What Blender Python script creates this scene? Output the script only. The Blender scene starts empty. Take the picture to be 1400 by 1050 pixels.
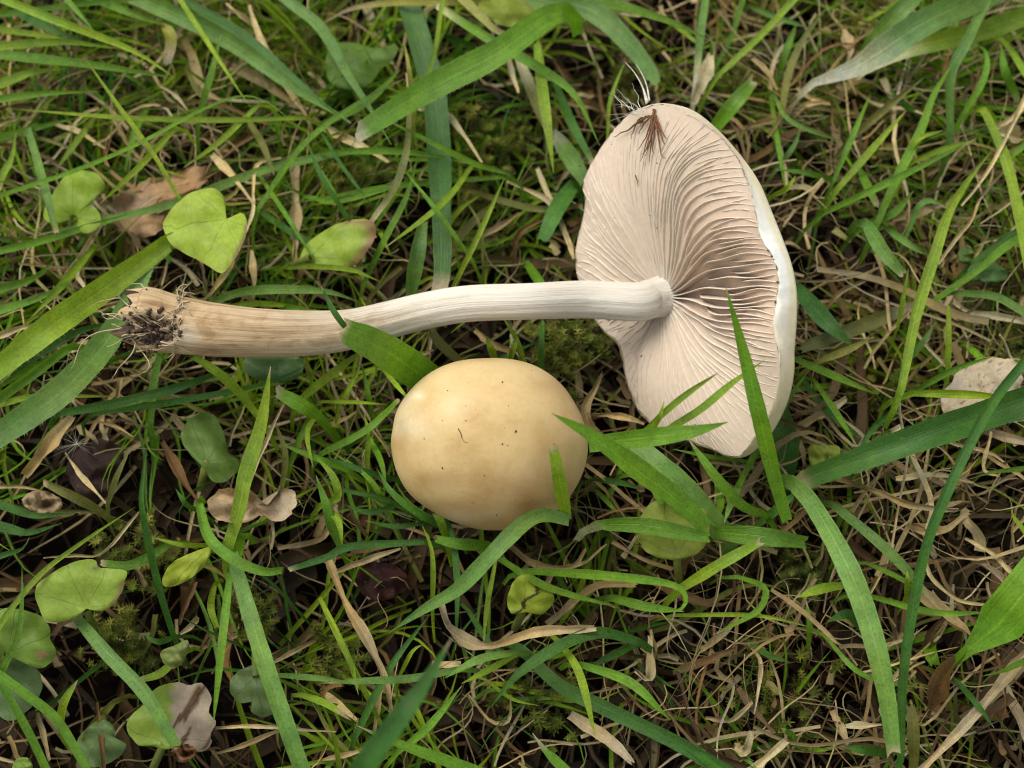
import bpy, math, random
import numpy as np
from mathutils import Vector
from mathutils.bvhtree import BVHTree
random.seed(7)
rng = np.random.default_rng(7)
scene = bpy.context.scene
COL = scene.collection
CM = 0.01

# ------------------------------------------------------------------ camera
PITCH = math.radians(66)
FWD = np.array([0, math.cos(PITCH), -math.sin(PITCH)])
RIGHT = np.array([1.0, 0, 0])
UP = np.cross(RIGHT, FWD)
LENS, SENSOR = 50.0, 36.0
TH = SENSOR / 2 / LENS
DIST = 0.15 / 2 / TH
AIM = np.array([0, 0, 1.1 * CM])
CAM = AIM - FWD * DIST
cam_data = bpy.data.cameras.new('camera')
cam = bpy.data.objects.new('camera', cam_data)
COL.objects.link(cam)
cam.location = CAM
cam.rotation_euler = (math.pi / 2 - PITCH, 0, 0)
cam_data.lens = LENS
cam_data.sensor_width = SENSOR
cam_data.clip_start = 0.005
cam_data.clip_end = 50
cam_data.dof.use_dof = True
cam_data.dof.focus_distance = DIST - 0.008
cam_data.dof.aperture_fstop = 21
scene.camera = cam

# ------------------------------------------------------------------ sky and sun (bright overcast)
SUN_EL, SUN_AZ = math.radians(58), math.radians(-52)      # azimuth from +Y: light comes from the far left
world = bpy.data.worlds.new('World')
scene.world = world
world.use_nodes = True
wn, wl = world.node_tree.nodes, world.node_tree.links
wn.clear()
sky = wn.new('ShaderNodeTexSky')
sky.sky_type = 'NISHITA'
sky.sun_disc = False
sky.sun_elevation = SUN_EL
sky.sun_rotation = SUN_AZ
sky.dust_density = 3.0
hs = wn.new('ShaderNodeHueSaturation')
hs.inputs['Saturation'].default_value = 0.08             # cloud cover greys the sky
bg = wn.new('ShaderNodeBackground')
bg.inputs['Strength'].default_value = 0.11
wo = wn.new('ShaderNodeOutputWorld')
wl.new(sky.outputs[0], hs.inputs['Color'])
wl.new(hs.outputs[0], bg.inputs['Color'])
wl.new(bg.outputs[0], wo.inputs['Surface'])
sun_data = bpy.data.lights.new('sun', 'SUN')
sun_data.energy = 1.4
sun_data.angle = math.radians(38)
sun_data.color = (1.0, 0.95, 0.84)
sun = bpy.data.objects.new('sun', sun_data)
COL.objects.link(sun)
sd = Vector((math.sin(SUN_AZ) * math.cos(SUN_EL), math.cos(SUN_AZ) * math.cos(SUN_EL), math.sin(SUN_EL)))
sun.rotation_euler = sd.to_track_quat('Z', 'Y').to_euler()
sun.location = sd * 2
vs = scene.view_settings
vs.view_transform = 'Standard'
vs.look = 'None'
vs.gamma = 1
vs.exposure = 0.52
scene.cycles.max_bounces = 5
scene.cycles.diffuse_bounces = 1
scene.cycles.transmission_bounces = 3
scene.cycles.use_denoising = True
scene.cycles.denoising_prefilter = 'ACCURATE'
scene.cycles.filter_width = 1.1

# ------------------------------------------------------------------ terrain height and pixel geometry
def G(x, y):
    """ground height in metres: slight lumps, and an added bank falling towards the viewer, shaped to dim the foreground"""
    h = 0.0016 * np.sin(x * 95 + 1.3) * np.cos(y * 80 + .4) + 0.0012 * np.sin(x * 171 + y * 140)
    fall = np.maximum(0.0, -(y + 0.012))  # added slope, turns the foreground away from the sun
    return h - 0.36 * fall * fall / (fall + 0.02)
def ray(px, py):
    d = FWD + RIGHT * ((px - 700) / 700 * TH) - UP * ((py - 525) / 700 * TH)
    return d
def P(px, py, h):
    """the point seen at photo pixel (px, py) that stands h cm above the ground"""
    d = ray(px, py)
    t = DIST
    for _ in range(14):
        q = CAM + d * t
        z = G(q[0], q[1]) + h * CM
        t += (z - q[2]) / d[2] * 0.8
    return CAM + d * t
def Pplane(px, py, c, n):
    d = ray(px, py)
    return CAM + d * (np.dot(c - CAM, n) / np.dot(d, n))
def mpp(p):
    """metres per photo pixel at point p"""
    return np.dot(p - CAM, FWD) * TH / 700
def unproject(p):
    v = p - CAM
    w = np.dot(v, FWD)
    return 700 + np.dot(v, RIGHT) / w / TH * 700, 525 - np.dot(v, UP) / w / TH * 700
def unit(v):
    return v / (np.linalg.norm(v) + 1e-12)
def catmull(pts, n, closed=False):
    pts = np.asarray(pts, float)
    if closed:
        k = len(pts)
        ext = np.vstack([pts[-1], pts, pts[0], pts[1]])
        segs = k
    else:
        ext = np.vstack([2 * pts[0] - pts[1], pts, 2 * pts[-1] - pts[-2]])
        segs = len(pts) - 1
    seglen = np.linalg.norm(ext[2:2 + segs] - ext[1:1 + segs], axis=1)
    cum = np.concatenate([[0], np.cumsum(seglen)])
    s = np.linspace(0, cum[-1], n, endpoint=not closed)
    i = np.clip(np.searchsorted(cum, s, side='right') - 1, 0, segs - 1)
    t = ((s - cum[i]) / np.maximum(seglen[i], 1e-9))[:, None]
    p0, p1, p2, p3 = ext[i], ext[i + 1], ext[i + 2], ext[i + 3]
    return 0.5 * (2 * p1 + (p2 - p0) * t + (2 * p0 - 5 * p1 + 4 * p2 - p3) * t ** 2 + (3 * p1 - p0 - 3 * p2 + p3) * t ** 3)

# ------------------------------------------------------------------ object helpers
def tag(o, label=None, category=None, group=None, kind=None):
    if label: o['label'] = label
    if category: o['category'] = category
    if group: o['group'] = group
    if kind: o['kind'] = kind
    return o
def make_mesh(name, verts, faces, cols=None, uvs=None, smooth=True):
    me = bpy.data.meshes.new(name)
    verts = np.asarray(verts, np.float64)
    faces = np.asarray(faces, np.int32)
    k = faces.shape[1]
    me.vertices.add(len(verts))
    me.vertices.foreach_set('co', verts.ravel())
    me.loops.add(faces.size)
    me.loops.foreach_set('vertex_index', faces.ravel())
    me.polygons.add(len(faces))
    me.polygons.foreach_set('loop_start', np.arange(0, faces.size, k, dtype=np.int32))
    me.polygons.foreach_set('loop_total', np.full(len(faces), k, np.int32))
    me.update(calc_edges=True)
    if cols is not None:
        c = np.ones((len(verts), 4))
        c[:, :3] = cols
        a = me.color_attributes.new('Col', 'FLOAT_COLOR', 'POINT')
        a.data.foreach_set('color', c.ravel())
    if uvs is not None:
        ul = me.uv_layers.new(name='UVMap')
        ul.data.foreach_set('uv', np.asarray(uvs)[faces.ravel()].ravel())
    if smooth:
        me.polygons.foreach_set('use_smooth', np.ones(len(faces), bool))
    me.validate()
    return me
def link(name, me, mat, parent=None):
    o = bpy.data.objects.new(name, me)
    COL.objects.link(o)
    if mat is not None and not me.materials:
        me.materials.append(mat)
    if parent is not None:
        o.parent = parent
        o.matrix_parent_inverse = parent.matrix_world.inverted()
    return o
def empty(name, loc):
    o = bpy.data.objects.new(name, None)
    o.empty_display_size = 0.005
    COL.objects.link(o)
    o.location = loc
    o.matrix_world.translation = Vector(loc)
    return o
def grid_faces(nu, nv, off=0, wrap=False):
    """nu rows of nv points"""
    i = np.arange(nu - 1)[:, None]
    j = np.arange(nv if wrap else nv - 1)[None, :]
    j2 = (j + 1) % nv
    return (np.stack([i * nv + j, i * nv + j2, (i + 1) * nv + j2, (i + 1) * nv + j], -1) + off).reshape(-1, 4)

# ------------------------------------------------------------------ materials
def new_mat(name):
    m = bpy.data.materials.new(name)
    m.use_nodes = True
    n, l = m.node_tree.nodes, m.node_tree.links
    b = n['Principled BSDF']
    return m, n, l, b
def nd(n, t, **kw):
    x = n.new(t)
    for k, v in kw.items():
        if hasattr(x, k): setattr(x, k, v)
        else: x.inputs[k].default_value = v
    return x
def mathn(n, l, op, a, b=None, clamp=False):
    x = n.new('ShaderNodeMath'); x.operation = op; x.use_clamp = clamp
    for i, v in enumerate((a, b)):
        if v is None: continue
        if isinstance(v, (int, float)): x.inputs[i].default_value = v
        else: l.new(v, x.inputs[i])
    return x.outputs[0]
def mixc(n, l, fac, a, b, mode='MIX'):
    x = n.new('ShaderNodeMix'); x.data_type = 'RGBA'; x.blend_type = mode
    for i, v in ((0, fac), (6, a), (7, b)):
        if isinstance(v, (int, float)): x.inputs[i].default_value = v
        elif isinstance(v, tuple): x.inputs[i].default_value = (*v, 1)
        else: l.new(v, x.inputs[i])
    return x.outputs[2]
def ramp(n, l, fac, stops):
    r = n.new('ShaderNodeValToRGB')
    e = r.color_ramp.elements
    while len(e) < len(stops): e.new(0.5)
    for i, (p, c) in enumerate(stops):
        e[i].position = p
        e[i].color = (*c, 1) if isinstance(c, tuple) else (c, c, c, 1)
    l.new(fac, r.inputs[0])
    return r.outputs[0]
def noise(n, l, scale, detail=4, rough=.55, vec=None, dist=0):
    x = nd(n, 'ShaderNodeTexNoise', Scale=scale, Detail=detail, Roughness=rough, Distortion=dist)
    if vec is not None: l.new(vec, x.inputs['Vector'])
    return x.outputs['Fac']
def bump(n, l, h, b, strength, dist):
    x = nd(n, 'ShaderNodeBump', Strength=strength, Distance=dist)
    l.new(h, x.inputs['Height']); l.new(x.outputs[0], b.inputs['Normal'])
    return x.outputs[0]

def leafy_material(name, veins, rough, trans, spec=.5, fuzz=0.0):
    m, n, l, b = new_mat(name)
    at = nd(n, 'ShaderNodeAttribute', attribute_name='Col')
    uv = n.new('ShaderNodeUVMap')
    sep = n.new('ShaderNodeSeparateXYZ'); l.new(uv.outputs[0], sep.inputs[0])
    geo = n.new('ShaderNodeNewGeometry')
    blotch = noise(n, l, 420, 4, .6, geo.outputs['Position'])
    fine = noise(n, l, 2600, 3, .6, geo.outputs['Position'])
    col = mixc(n, l, 1.0, at.outputs['Color'], ramp(n, l, blotch, [(.25, .72), (.75, 1.22)]), 'MULTIPLY')
    col = mixc(n, l, .6, col, ramp(n, l, fine, [(.3, .70), (.7, 1.25)]), 'MULTIPLY')
    drift = noise(n, l, 95, 3, .5, geo.outputs['Position'])
    col = mixc(n, l, 1.0, col, ramp(n, l, drift, [(.3, (.86, .94, 1.1)), (.7, (1.22, 1.08, .8))]), 'MULTIPLY')
    fleck = ramp(n, l, noise(n, l, 1500, 2, .5, geo.outputs['Position']), [(.70, 0.0), (.76, .6)])
    col = mixc(n, l, fleck, col, (.30, .24, .10))
    l.new(ramp(n, l, fine, [(.3, max(.2, rough - .15)), (.7, min(1, rough + .2))]), b.inputs['Roughness'])
    if veins:
        mp = nd(n, 'ShaderNodeMapping'); l.new(uv.outputs[0], mp.inputs['Vector'])
        mp.inputs['Scale'].default_value = (veins * 2.6, 1.3, 1)
        w = noise(n, l, 1.0, 4, .6, mp.outputs[0], .15)
        mid = mathn(n, l, 'ABSOLUTE', mathn(n, l, 'SUBTRACT', sep.outputs[0], .5))
        midl = mathn(n, l, 'LESS_THAN', mid, .035)
        col = mixc(n, l, .55, col, ramp(n, l, w, [(.3, .76), (.7, 1.2)]), 'MULTIPLY')
        col = mixc(n, l, mathn(n, l, 'MULTIPLY', midl, .35), col, mixc(n, l, 1.0, col, (1.7, 1.5, 1.7), 'MULTIPLY'))
        bump(n, l, w, b, .7, .0003)
    else:
        bump(n, l, fine, b, .4, .0002)
    l.new(col, b.inputs['Base Color'])
    b.inputs['Specular IOR Level'].default_value = spec
    tr = n.new('ShaderNodeBsdfTranslucent')
    l.new(mixc(n, l, 1.0, col, (1.25, 1.35, .7), 'MULTIPLY'), tr.inputs['Color'])
    mx = n.new('ShaderNodeMixShader'); mx.inputs[0].default_value = trans
    l.new(b.outputs[0], mx.inputs[1]); l.new(tr.outputs[0], mx.inputs[2])
    l.new(mx.outputs[0], n['Material Output'].inputs['Surface'])
    return m
M_GRASS = leafy_material('grass_leaf', 9, .34, .26, .5)
M_FINE = leafy_material('fine_grass_leaf', 4, .5, .34, .22)
M_STRAW = leafy_material('dry_straw', 6, .7, .08, .25)
M_DEAD = leafy_material('dead_leaf_tissue', 0, .7, .06, .3)
M_MOSS = leafy_material('moss_leaf', 0, .6, .3, .2)

def round_leaf_material():
    m, n, l, b = new_mat('round_leaf_tissue')
    at = nd(n, 'ShaderNodeAttribute', attribute_name='Col')
    uv = n.new('ShaderNodeUVMap')
    sep = n.new('ShaderNodeSeparateXYZ'); l.new(uv.outputs[0], sep.inputs[0])   # x = turns round the stalk joint, y = how far out
    geo = n.new('ShaderNodeNewGeometry')
    pos = geo.outputs['Position']
    wob = mathn(n, l, 'MULTIPLY', mathn(n, l, 'SUBTRACT', noise(n, l, 260, 3, .5, pos), .5), .07)
    a = mathn(n, l, 'MULTIPLY', mathn(n, l, 'ADD', sep.outputs[0], wob), 7.0)
    f = mathn(n, l, 'ABSOLUTE', mathn(n, l, 'SUBTRACT', mathn(n, l, 'FRACT', a), .5))
    thick = mathn(n, l, 'DIVIDE', .022, mathn(n, l, 'ADD', sep.outputs[1], .12))
    vein = mathn(n, l, 'SUBTRACT', 1.0, mathn(n, l, 'DIVIDE', f, thick), True)
    blot = noise(n, l, 330, 5, .65, pos)
    vor = nd(n, 'ShaderNodeTexVoronoi', Scale=900.0, feature='DISTANCE_TO_EDGE'); l.new(pos, vor.inputs['Vector'])
    net = ramp(n, l, vor.outputs['Distance'], [(0, .82), (.12, 1.0)])
    col = mixc(n, l, 1.0, at.outputs['Color'], ramp(n, l, blot, [(.25, .72), (.8, 1.25)]), 'MULTIPLY')
    col = mixc(n, l, .6, col, net, 'MULTIPLY')
    col = mixc(n, l, mathn(n, l, 'MULTIPLY', vein, .55), col, mixc(n, l, 1.0, col, (.50, .62, .7), 'MULTIPLY'))
    pale = ramp(n, l, noise(n, l, 900, 2, .5, pos), [(.72, 0.0), (.78, .4)])
    col = mixc(n, l, pale, col, mixc(n, l, .35, col, (.6, .66, .35)))
    l.new(col, b.inputs['Base Color'])
    b.inputs['Roughness'].default_value = .48
    b.inputs['Specular IOR Level'].default_value = .25
    hh = mathn(n, l, 'SUBTRACT', blot, mathn(n, l, 'MULTIPLY', vein, .25))
    bump(n, l, hh, b, .4, .0006)
    tr = n.new('ShaderNodeBsdfTranslucent'); l.new(mixc(n, l, 1.0, col, (1.2, 1.3, .6), 'MULTIPLY'), tr.inputs['Color'])
    mx = n.new('ShaderNodeMixShader'); mx.inputs[0].default_value = .25
    l.new(b.outputs[0], mx.inputs[1]); l.new(tr.outputs[0], mx.inputs[2])
    l.new(mx.outputs[0], n['Material Output'].inputs['Surface'])
    return m
M_ROUND = round_leaf_material()

def soil_material():
    m, n, l, b = new_mat('dark_soil')
    geo = n.new('ShaderNodeNewGeometry')
    f = noise(n, l, 380, 6, .65, geo.outputs['Position'])
    ln = n.new('ShaderNodeVectorMath'); ln.operation = 'LENGTH'; l.new(geo.outputs['Position'], ln.inputs[0])
    away = mathn(n, l, 'DIVIDE', mathn(n, l, 'SUBTRACT', ln.outputs['Value'], .20), .12, True)
    turf = ramp(n, l, noise(n, l, 60, 8, .75, geo.outputs['Position']), [(.35, (.03, .03, .01)), (.5, (.07, .11, .02)), (.7, (.14, .17, .05))])
    soil = ramp(n, l, f, [(.3, (.004, .003, .002)), (.6, (.012, .008, .005)), (.8, (.032, .021, .012))])
    l.new(mixc(n, l, away, soil, turf), b.inputs['Base Color'])      # far turf, too distant to build blade by blade
    b.inputs['Roughness'].default_value = .95
    b.inputs['Specular IOR Level'].default_value = .05
    bump(n, l, f, b, .8, .002)
    return m
M_SOIL = soil_material()

def yellow_cap_material():
    m, n, l, b = new_mat('cream_yellow_cap_skin')
    at = nd(n, 'ShaderNodeAttribute', attribute_name='Col')
    geo = n.new('ShaderNodeNewGeometry')
    pos = geo.outputs['Position']
    f = noise(n, l, 150, 5, .6, pos)
    g = noise(n, l, 1500, 3, .6, pos)
    col = mixc(n, l, 1.0, at.outputs['Color'], ramp(n, l, f, [(.32, (.84, .77, .64)), (.5, (.98, .97, .95)), (.68, (1.05, 1.06, 1.08))]), 'MULTIPLY')
    col = mixc(n, l, .35, col, ramp(n, l, g, [(.3, .85), (.7, 1.08)]), 'MULTIPLY')
    l.new(col, b.inputs['Base Color'])
    b.inputs['Roughness'].default_value = .40
    b.inputs['Specular IOR Level'].default_value = .45
    b.inputs['Subsurface Weight'].default_value = .25
    b.inputs['Subsurface Radius'].default_value = (1.0, .6, .3)
    b.inputs['Subsurface Scale'].default_value = .0015
    bump(n, l, mathn(n, l, 'ADD', g, mathn(n, l, 'MULTIPLY', f, 2.0)), b, .12, .0004)
    return m
M_YCAP = yellow_cap_material()

def flesh_material(name, streak=False, rough=.65, sss=.2):
    m, n, l, b = new_mat(name)
    at = nd(n, 'ShaderNodeAttribute', attribute_name='Col')
    geo = n.new('ShaderNodeNewGeometry')
    pos = geo.outputs['Position']
    g = noise(n, l, 1300, 4, .6, pos)
    col = at.outputs['Color']
    if streak:
        uv = n.new('ShaderNodeUVMap')
        mp = nd(n, 'ShaderNodeMapping'); l.new(uv.outputs[0], mp.inputs['Vector'])
        mp.inputs['Scale'].default_value = (62, 5.0, 1)
        s = noise(n, l, 1.0, 6, .65, mp.outputs[0], .5)
        mp2 = nd(n, 'ShaderNodeMapping'); l.new(uv.outputs[0], mp2.inputs['Vector'])
        mp2.inputs['Scale'].default_value = (17, 5.0, 1)
        s2 = noise(n, l, 1.0, 4, .6, mp2.outputs[0], .4)
        sepc = n.new('ShaderNodeSeparateColor'); l.new(at.outputs['Color'], sepc.inputs[0])
        br = mathn(n, l, 'DIVIDE', mathn(n, l, 'SUBTRACT', .72, sepc.outputs[2]), .40, True)       # the browned lower part is more fibrous
        br = mathn(n, l, 'ADD', mathn(n, l, 'MULTIPLY', br, .72), .20)
        col = mixc(n, l, br, col, ramp(n, l, s, [(.30, (.50, .42, .32)), (.48, (.92, .89, .85)), (.70, (1.15, 1.15, 1.15))]), 'MULTIPLY')
        col = mixc(n, l, br, col, ramp(n, l, s2, [(.3, (.74, .68, .58)), (.55, (1.0, 1.0, 1.0))]), 'MULTIPLY')
        mp3 = nd(n, 'ShaderNodeMapping'); l.new(uv.outputs[0], mp3.inputs['Vector'])
        mp3.inputs['Scale'].default_value = (9, 22, 1)
        s3 = noise(n, l, 1.0, 5, .65, mp3.outputs[0], .8)
        col = mixc(n, l, mathn(n, l, 'SUBTRACT', br, .2), col, ramp(n, l, s3, [(.34, (.62, .50, .36)), (.5, (.97, .95, .92)), (.75, (1.06, 1.06, 1.05))]), 'MULTIPLY')
        bump(n, l, mathn(n, l, 'ADD', mathn(n, l, 'ADD', s, s2), s3), b, .42, .0005)
    else:
        col = mixc(n, l, .5, col, ramp(n, l, g, [(.3, .86), (.7, 1.08)]), 'MULTIPLY')
        bump(n, l, g, b, .2, .0002)
    l.new(col, b.inputs['Base Color'])
    b.inputs['Roughness'].default_value = rough
    b.inputs['Specular IOR Level'].default_value = .3
    b.inputs['Subsurface Weight'].default_value = sss
    b.inputs['Subsurface Radius'].default_value = (1.0, .7, .5)
    b.inputs['Subsurface Scale'].default_value = .0010
    return m
M_STEM = flesh_material('fibrous_stem_flesh', True, .7, .12)
M_GILL = flesh_material('gill_flesh', False, .75, .15)
M_FLESH = flesh_material('white_cap_flesh', False, .5, .25)
def plain(name, c, rough=.8):
    m, n, l, b = new_mat(name)
    geo = n.new('ShaderNodeNewGeometry')
    f = noise(n, l, 900, 4, .6, geo.outputs['Position'])
    l.new(mixc(n, l, 1.0, c, ramp(n, l, f, [(.3, .6), (.7, 1.35)]), 'MULTIPLY'), b.inputs['Base Color'])
    b.inputs['Roughness'].default_value = rough
    return m
M_FIBRE = plain('pale_root_fibre', (.50, .40, .25))
M_ROOT = plain('brown_rootlet', (.20, .085, .035))
M_CRUMB = plain('soil_crumb', (.075, .045, .030))
M_HAIR = plain('white_plant_hair', (.65, .62, .52))
M_FHAIR = plain('pale_green_hair', (.30, .40, .16))
M_SPECK = plain('dark_speck', (.14, .06, .025))

# ------------------------------------------------------------------ ground
def build_ground():
    xs = np.concatenate([[-20, -6, -2, -.8, -.4], np.linspace(-.2, .2, 161), [.4, .8, 2, 6, 20]])
    ys = np.concatenate([[-20, -6, -2, -.8, -.4], np.linspace(-.2, .2, 161), [.4, .8, 2, 6, 20]])
    X, Y = np.meshgrid(xs, ys)
    Z = G(X, Y) - 1.9 * CM
    core = (np.abs(X) < .21) & (np.abs(Y) < .21)
    Z = Z + np.where(core, rng.normal(0, .0012, X.shape), 0)
    # hollow under the gilled cap
    c = P(1000, 480, 0)
    Z -= .006 * np.exp(-((X - c[0]) ** 2 + (Y - c[1]) ** 2) / (2 * .014 ** 2))
    # beyond the added bank the lawn goes on level
    Z = np.where(Y < -.3, G(X * 0, Y * 0 - .3) - 1.9 * CM, Z)
    me = make_mesh('ground', np.stack([X, Y, Z], -1).reshape(-1, 3), grid_faces(len(ys), len(xs)))
    tag(link('ground', me, M_SOIL), kind='structure')
build_ground()

# ------------------------------------------------------------------ gilled mushroom lying on its side
AX = unit(.80 * (-.976 * RIGHT - .216 * UP) - .60 * FWD)        # from cap towards stem
CAPC = P(935, 390, 2.0)
RIM_PX = [(905,143),(940,155),(975,180),(1000,210),(1020,250),(1034,290),(1041,325),(1054,350),(1061,385),(1059,420),(1058,445),(1065,480),(1065,510),(1055,550),(1039,585),(1012,622),
          (985,617),(950,603),(915,592),(890,577),(872,556),(858,522),(851,492),(842,468),(826,455),(813,436),(803,405),(790,375),(786,340),(795,300),(800,272),(798,250),(815,215),(835,182),(858,157),(880,147)]
OUT_PX = [(906,141),(945,150),(980,177),(1011,212),(1036,248),(1054,290),(1068,325),(1081,362),(1088,400),(1088,440),(1085,480),(1084,515),(1075,552),(1056,590),(1033,615),(1013,626),
          (988,619),(953,605),(918,593),(893,578),(875,556),(862,522),(856,492),(848,470),(834,455),(820,436),(808,405),(795,375),(790,340),(798,300),(803,272),(802,250),(818,215),(838,182),(860,157),(881,146)]
NTH = 360
def angular(pts, hub2):
    """resample a closed pixel outline by angle about the hub"""
    c = catmull(pts, 1600, True)
    return c
HUB_PX = np.array([905.0, 406.0])
HUB = Pplane(*HUB_PX, CAPC - AX * .55 * CM, AX)
HUB_TOP = Pplane(*HUB_PX, CAPC - AX * .40 * CM, AX)
E1 = unit(RIGHT - AX * np.dot(RIGHT, AX)); E2 = np.cross(AX, E1)
if np.dot(E2, UP) < 0: E2 = -E2
rim2 = catmull(RIM_PX, 1440, True); out2 = catmull(OUT_PX, 1440, True)
rim3 = np.array([Pplane(x, y, CAPC, AX) for x, y in rim2])
out3 = np.array([Pplane(x, y, CAPC - AX * .26 * CM, AX) for x, y in out2])
rim3 += AX * (.06 * CM * np.sin(np.linspace(0, 14 * np.pi, len(rim3))) )[:, None] * .6
rag = np.convolve(np.tile(rng.normal(0, 1, len(rim3)), 3), np.ones(7) / 7, 'same')[len(rim3):2 * len(rim3)]
fr0 = np.arange(len(rim3)) / len(rim3)
rim3 += (rim3 - HUB) * (rag * (.012 * np.exp(-((fr0 - .6) / .14) ** 2) + .004))[:, None]
def ang_of(p):
    v = p - HUB
    return np.arctan2(v @ E2, v @ E1)
rim_ang = np.unwrap(ang_of(rim3))
def rim_at(frac):
    """frac 0..1 along the outline (clockwise from the top)"""
    i = (frac % 1.0) * len(rim3)
    k = int(i) % len(rim3); f = i - int(i)
    return rim3[k] * (1 - f) + rim3[(k + 1) % len(rim3)] * f
def wob(frac, r, s):
    return (math.sin(frac * 61 + s + r * 5) * .5 + math.sin(frac * 23 + r * 9 + 2) * .5)
def gill_depth(frac, r):
    return (.018 + .036 * math.exp(-((((frac - .19 + .5) % 1) - .5) / .13) ** 2) + .17 * math.exp(-((((frac - .26 + .5) % 1) - .5) / .05) ** 2)) * math.sin(math.pi * min(1, r) ** .85)
def gill_pt(frac, r):
    """a point on the gill edges: frac round the rim, r from hub 0 to rim 1"""
    # gills bow upwards before they reach the upper right edge and wave a little
    k = .050 * math.exp(-((((frac - .13 + .5) % 1) - .5) / .11) ** 2) - .012 * math.exp(-((((frac - .36 + .5) % 1) - .5) / .08) ** 2)
    f = frac - k * math.sin(math.pi * min(1, r)) * 1.25 + .0075 * wob(frac, r, 0) * math.sin(math.pi * min(1, r))
    q = HUB_TOP * (1 - r) + rim_at(f) * r
    belly = .20 * math.sin(math.pi * min(1, r) ** 1.25) - .30 * math.exp(-((((frac - .66 + .5) % 1) - .5) / .05) ** 2) * math.sin(math.pi * min(1, r))
    return q + AX * belly * CM
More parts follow.
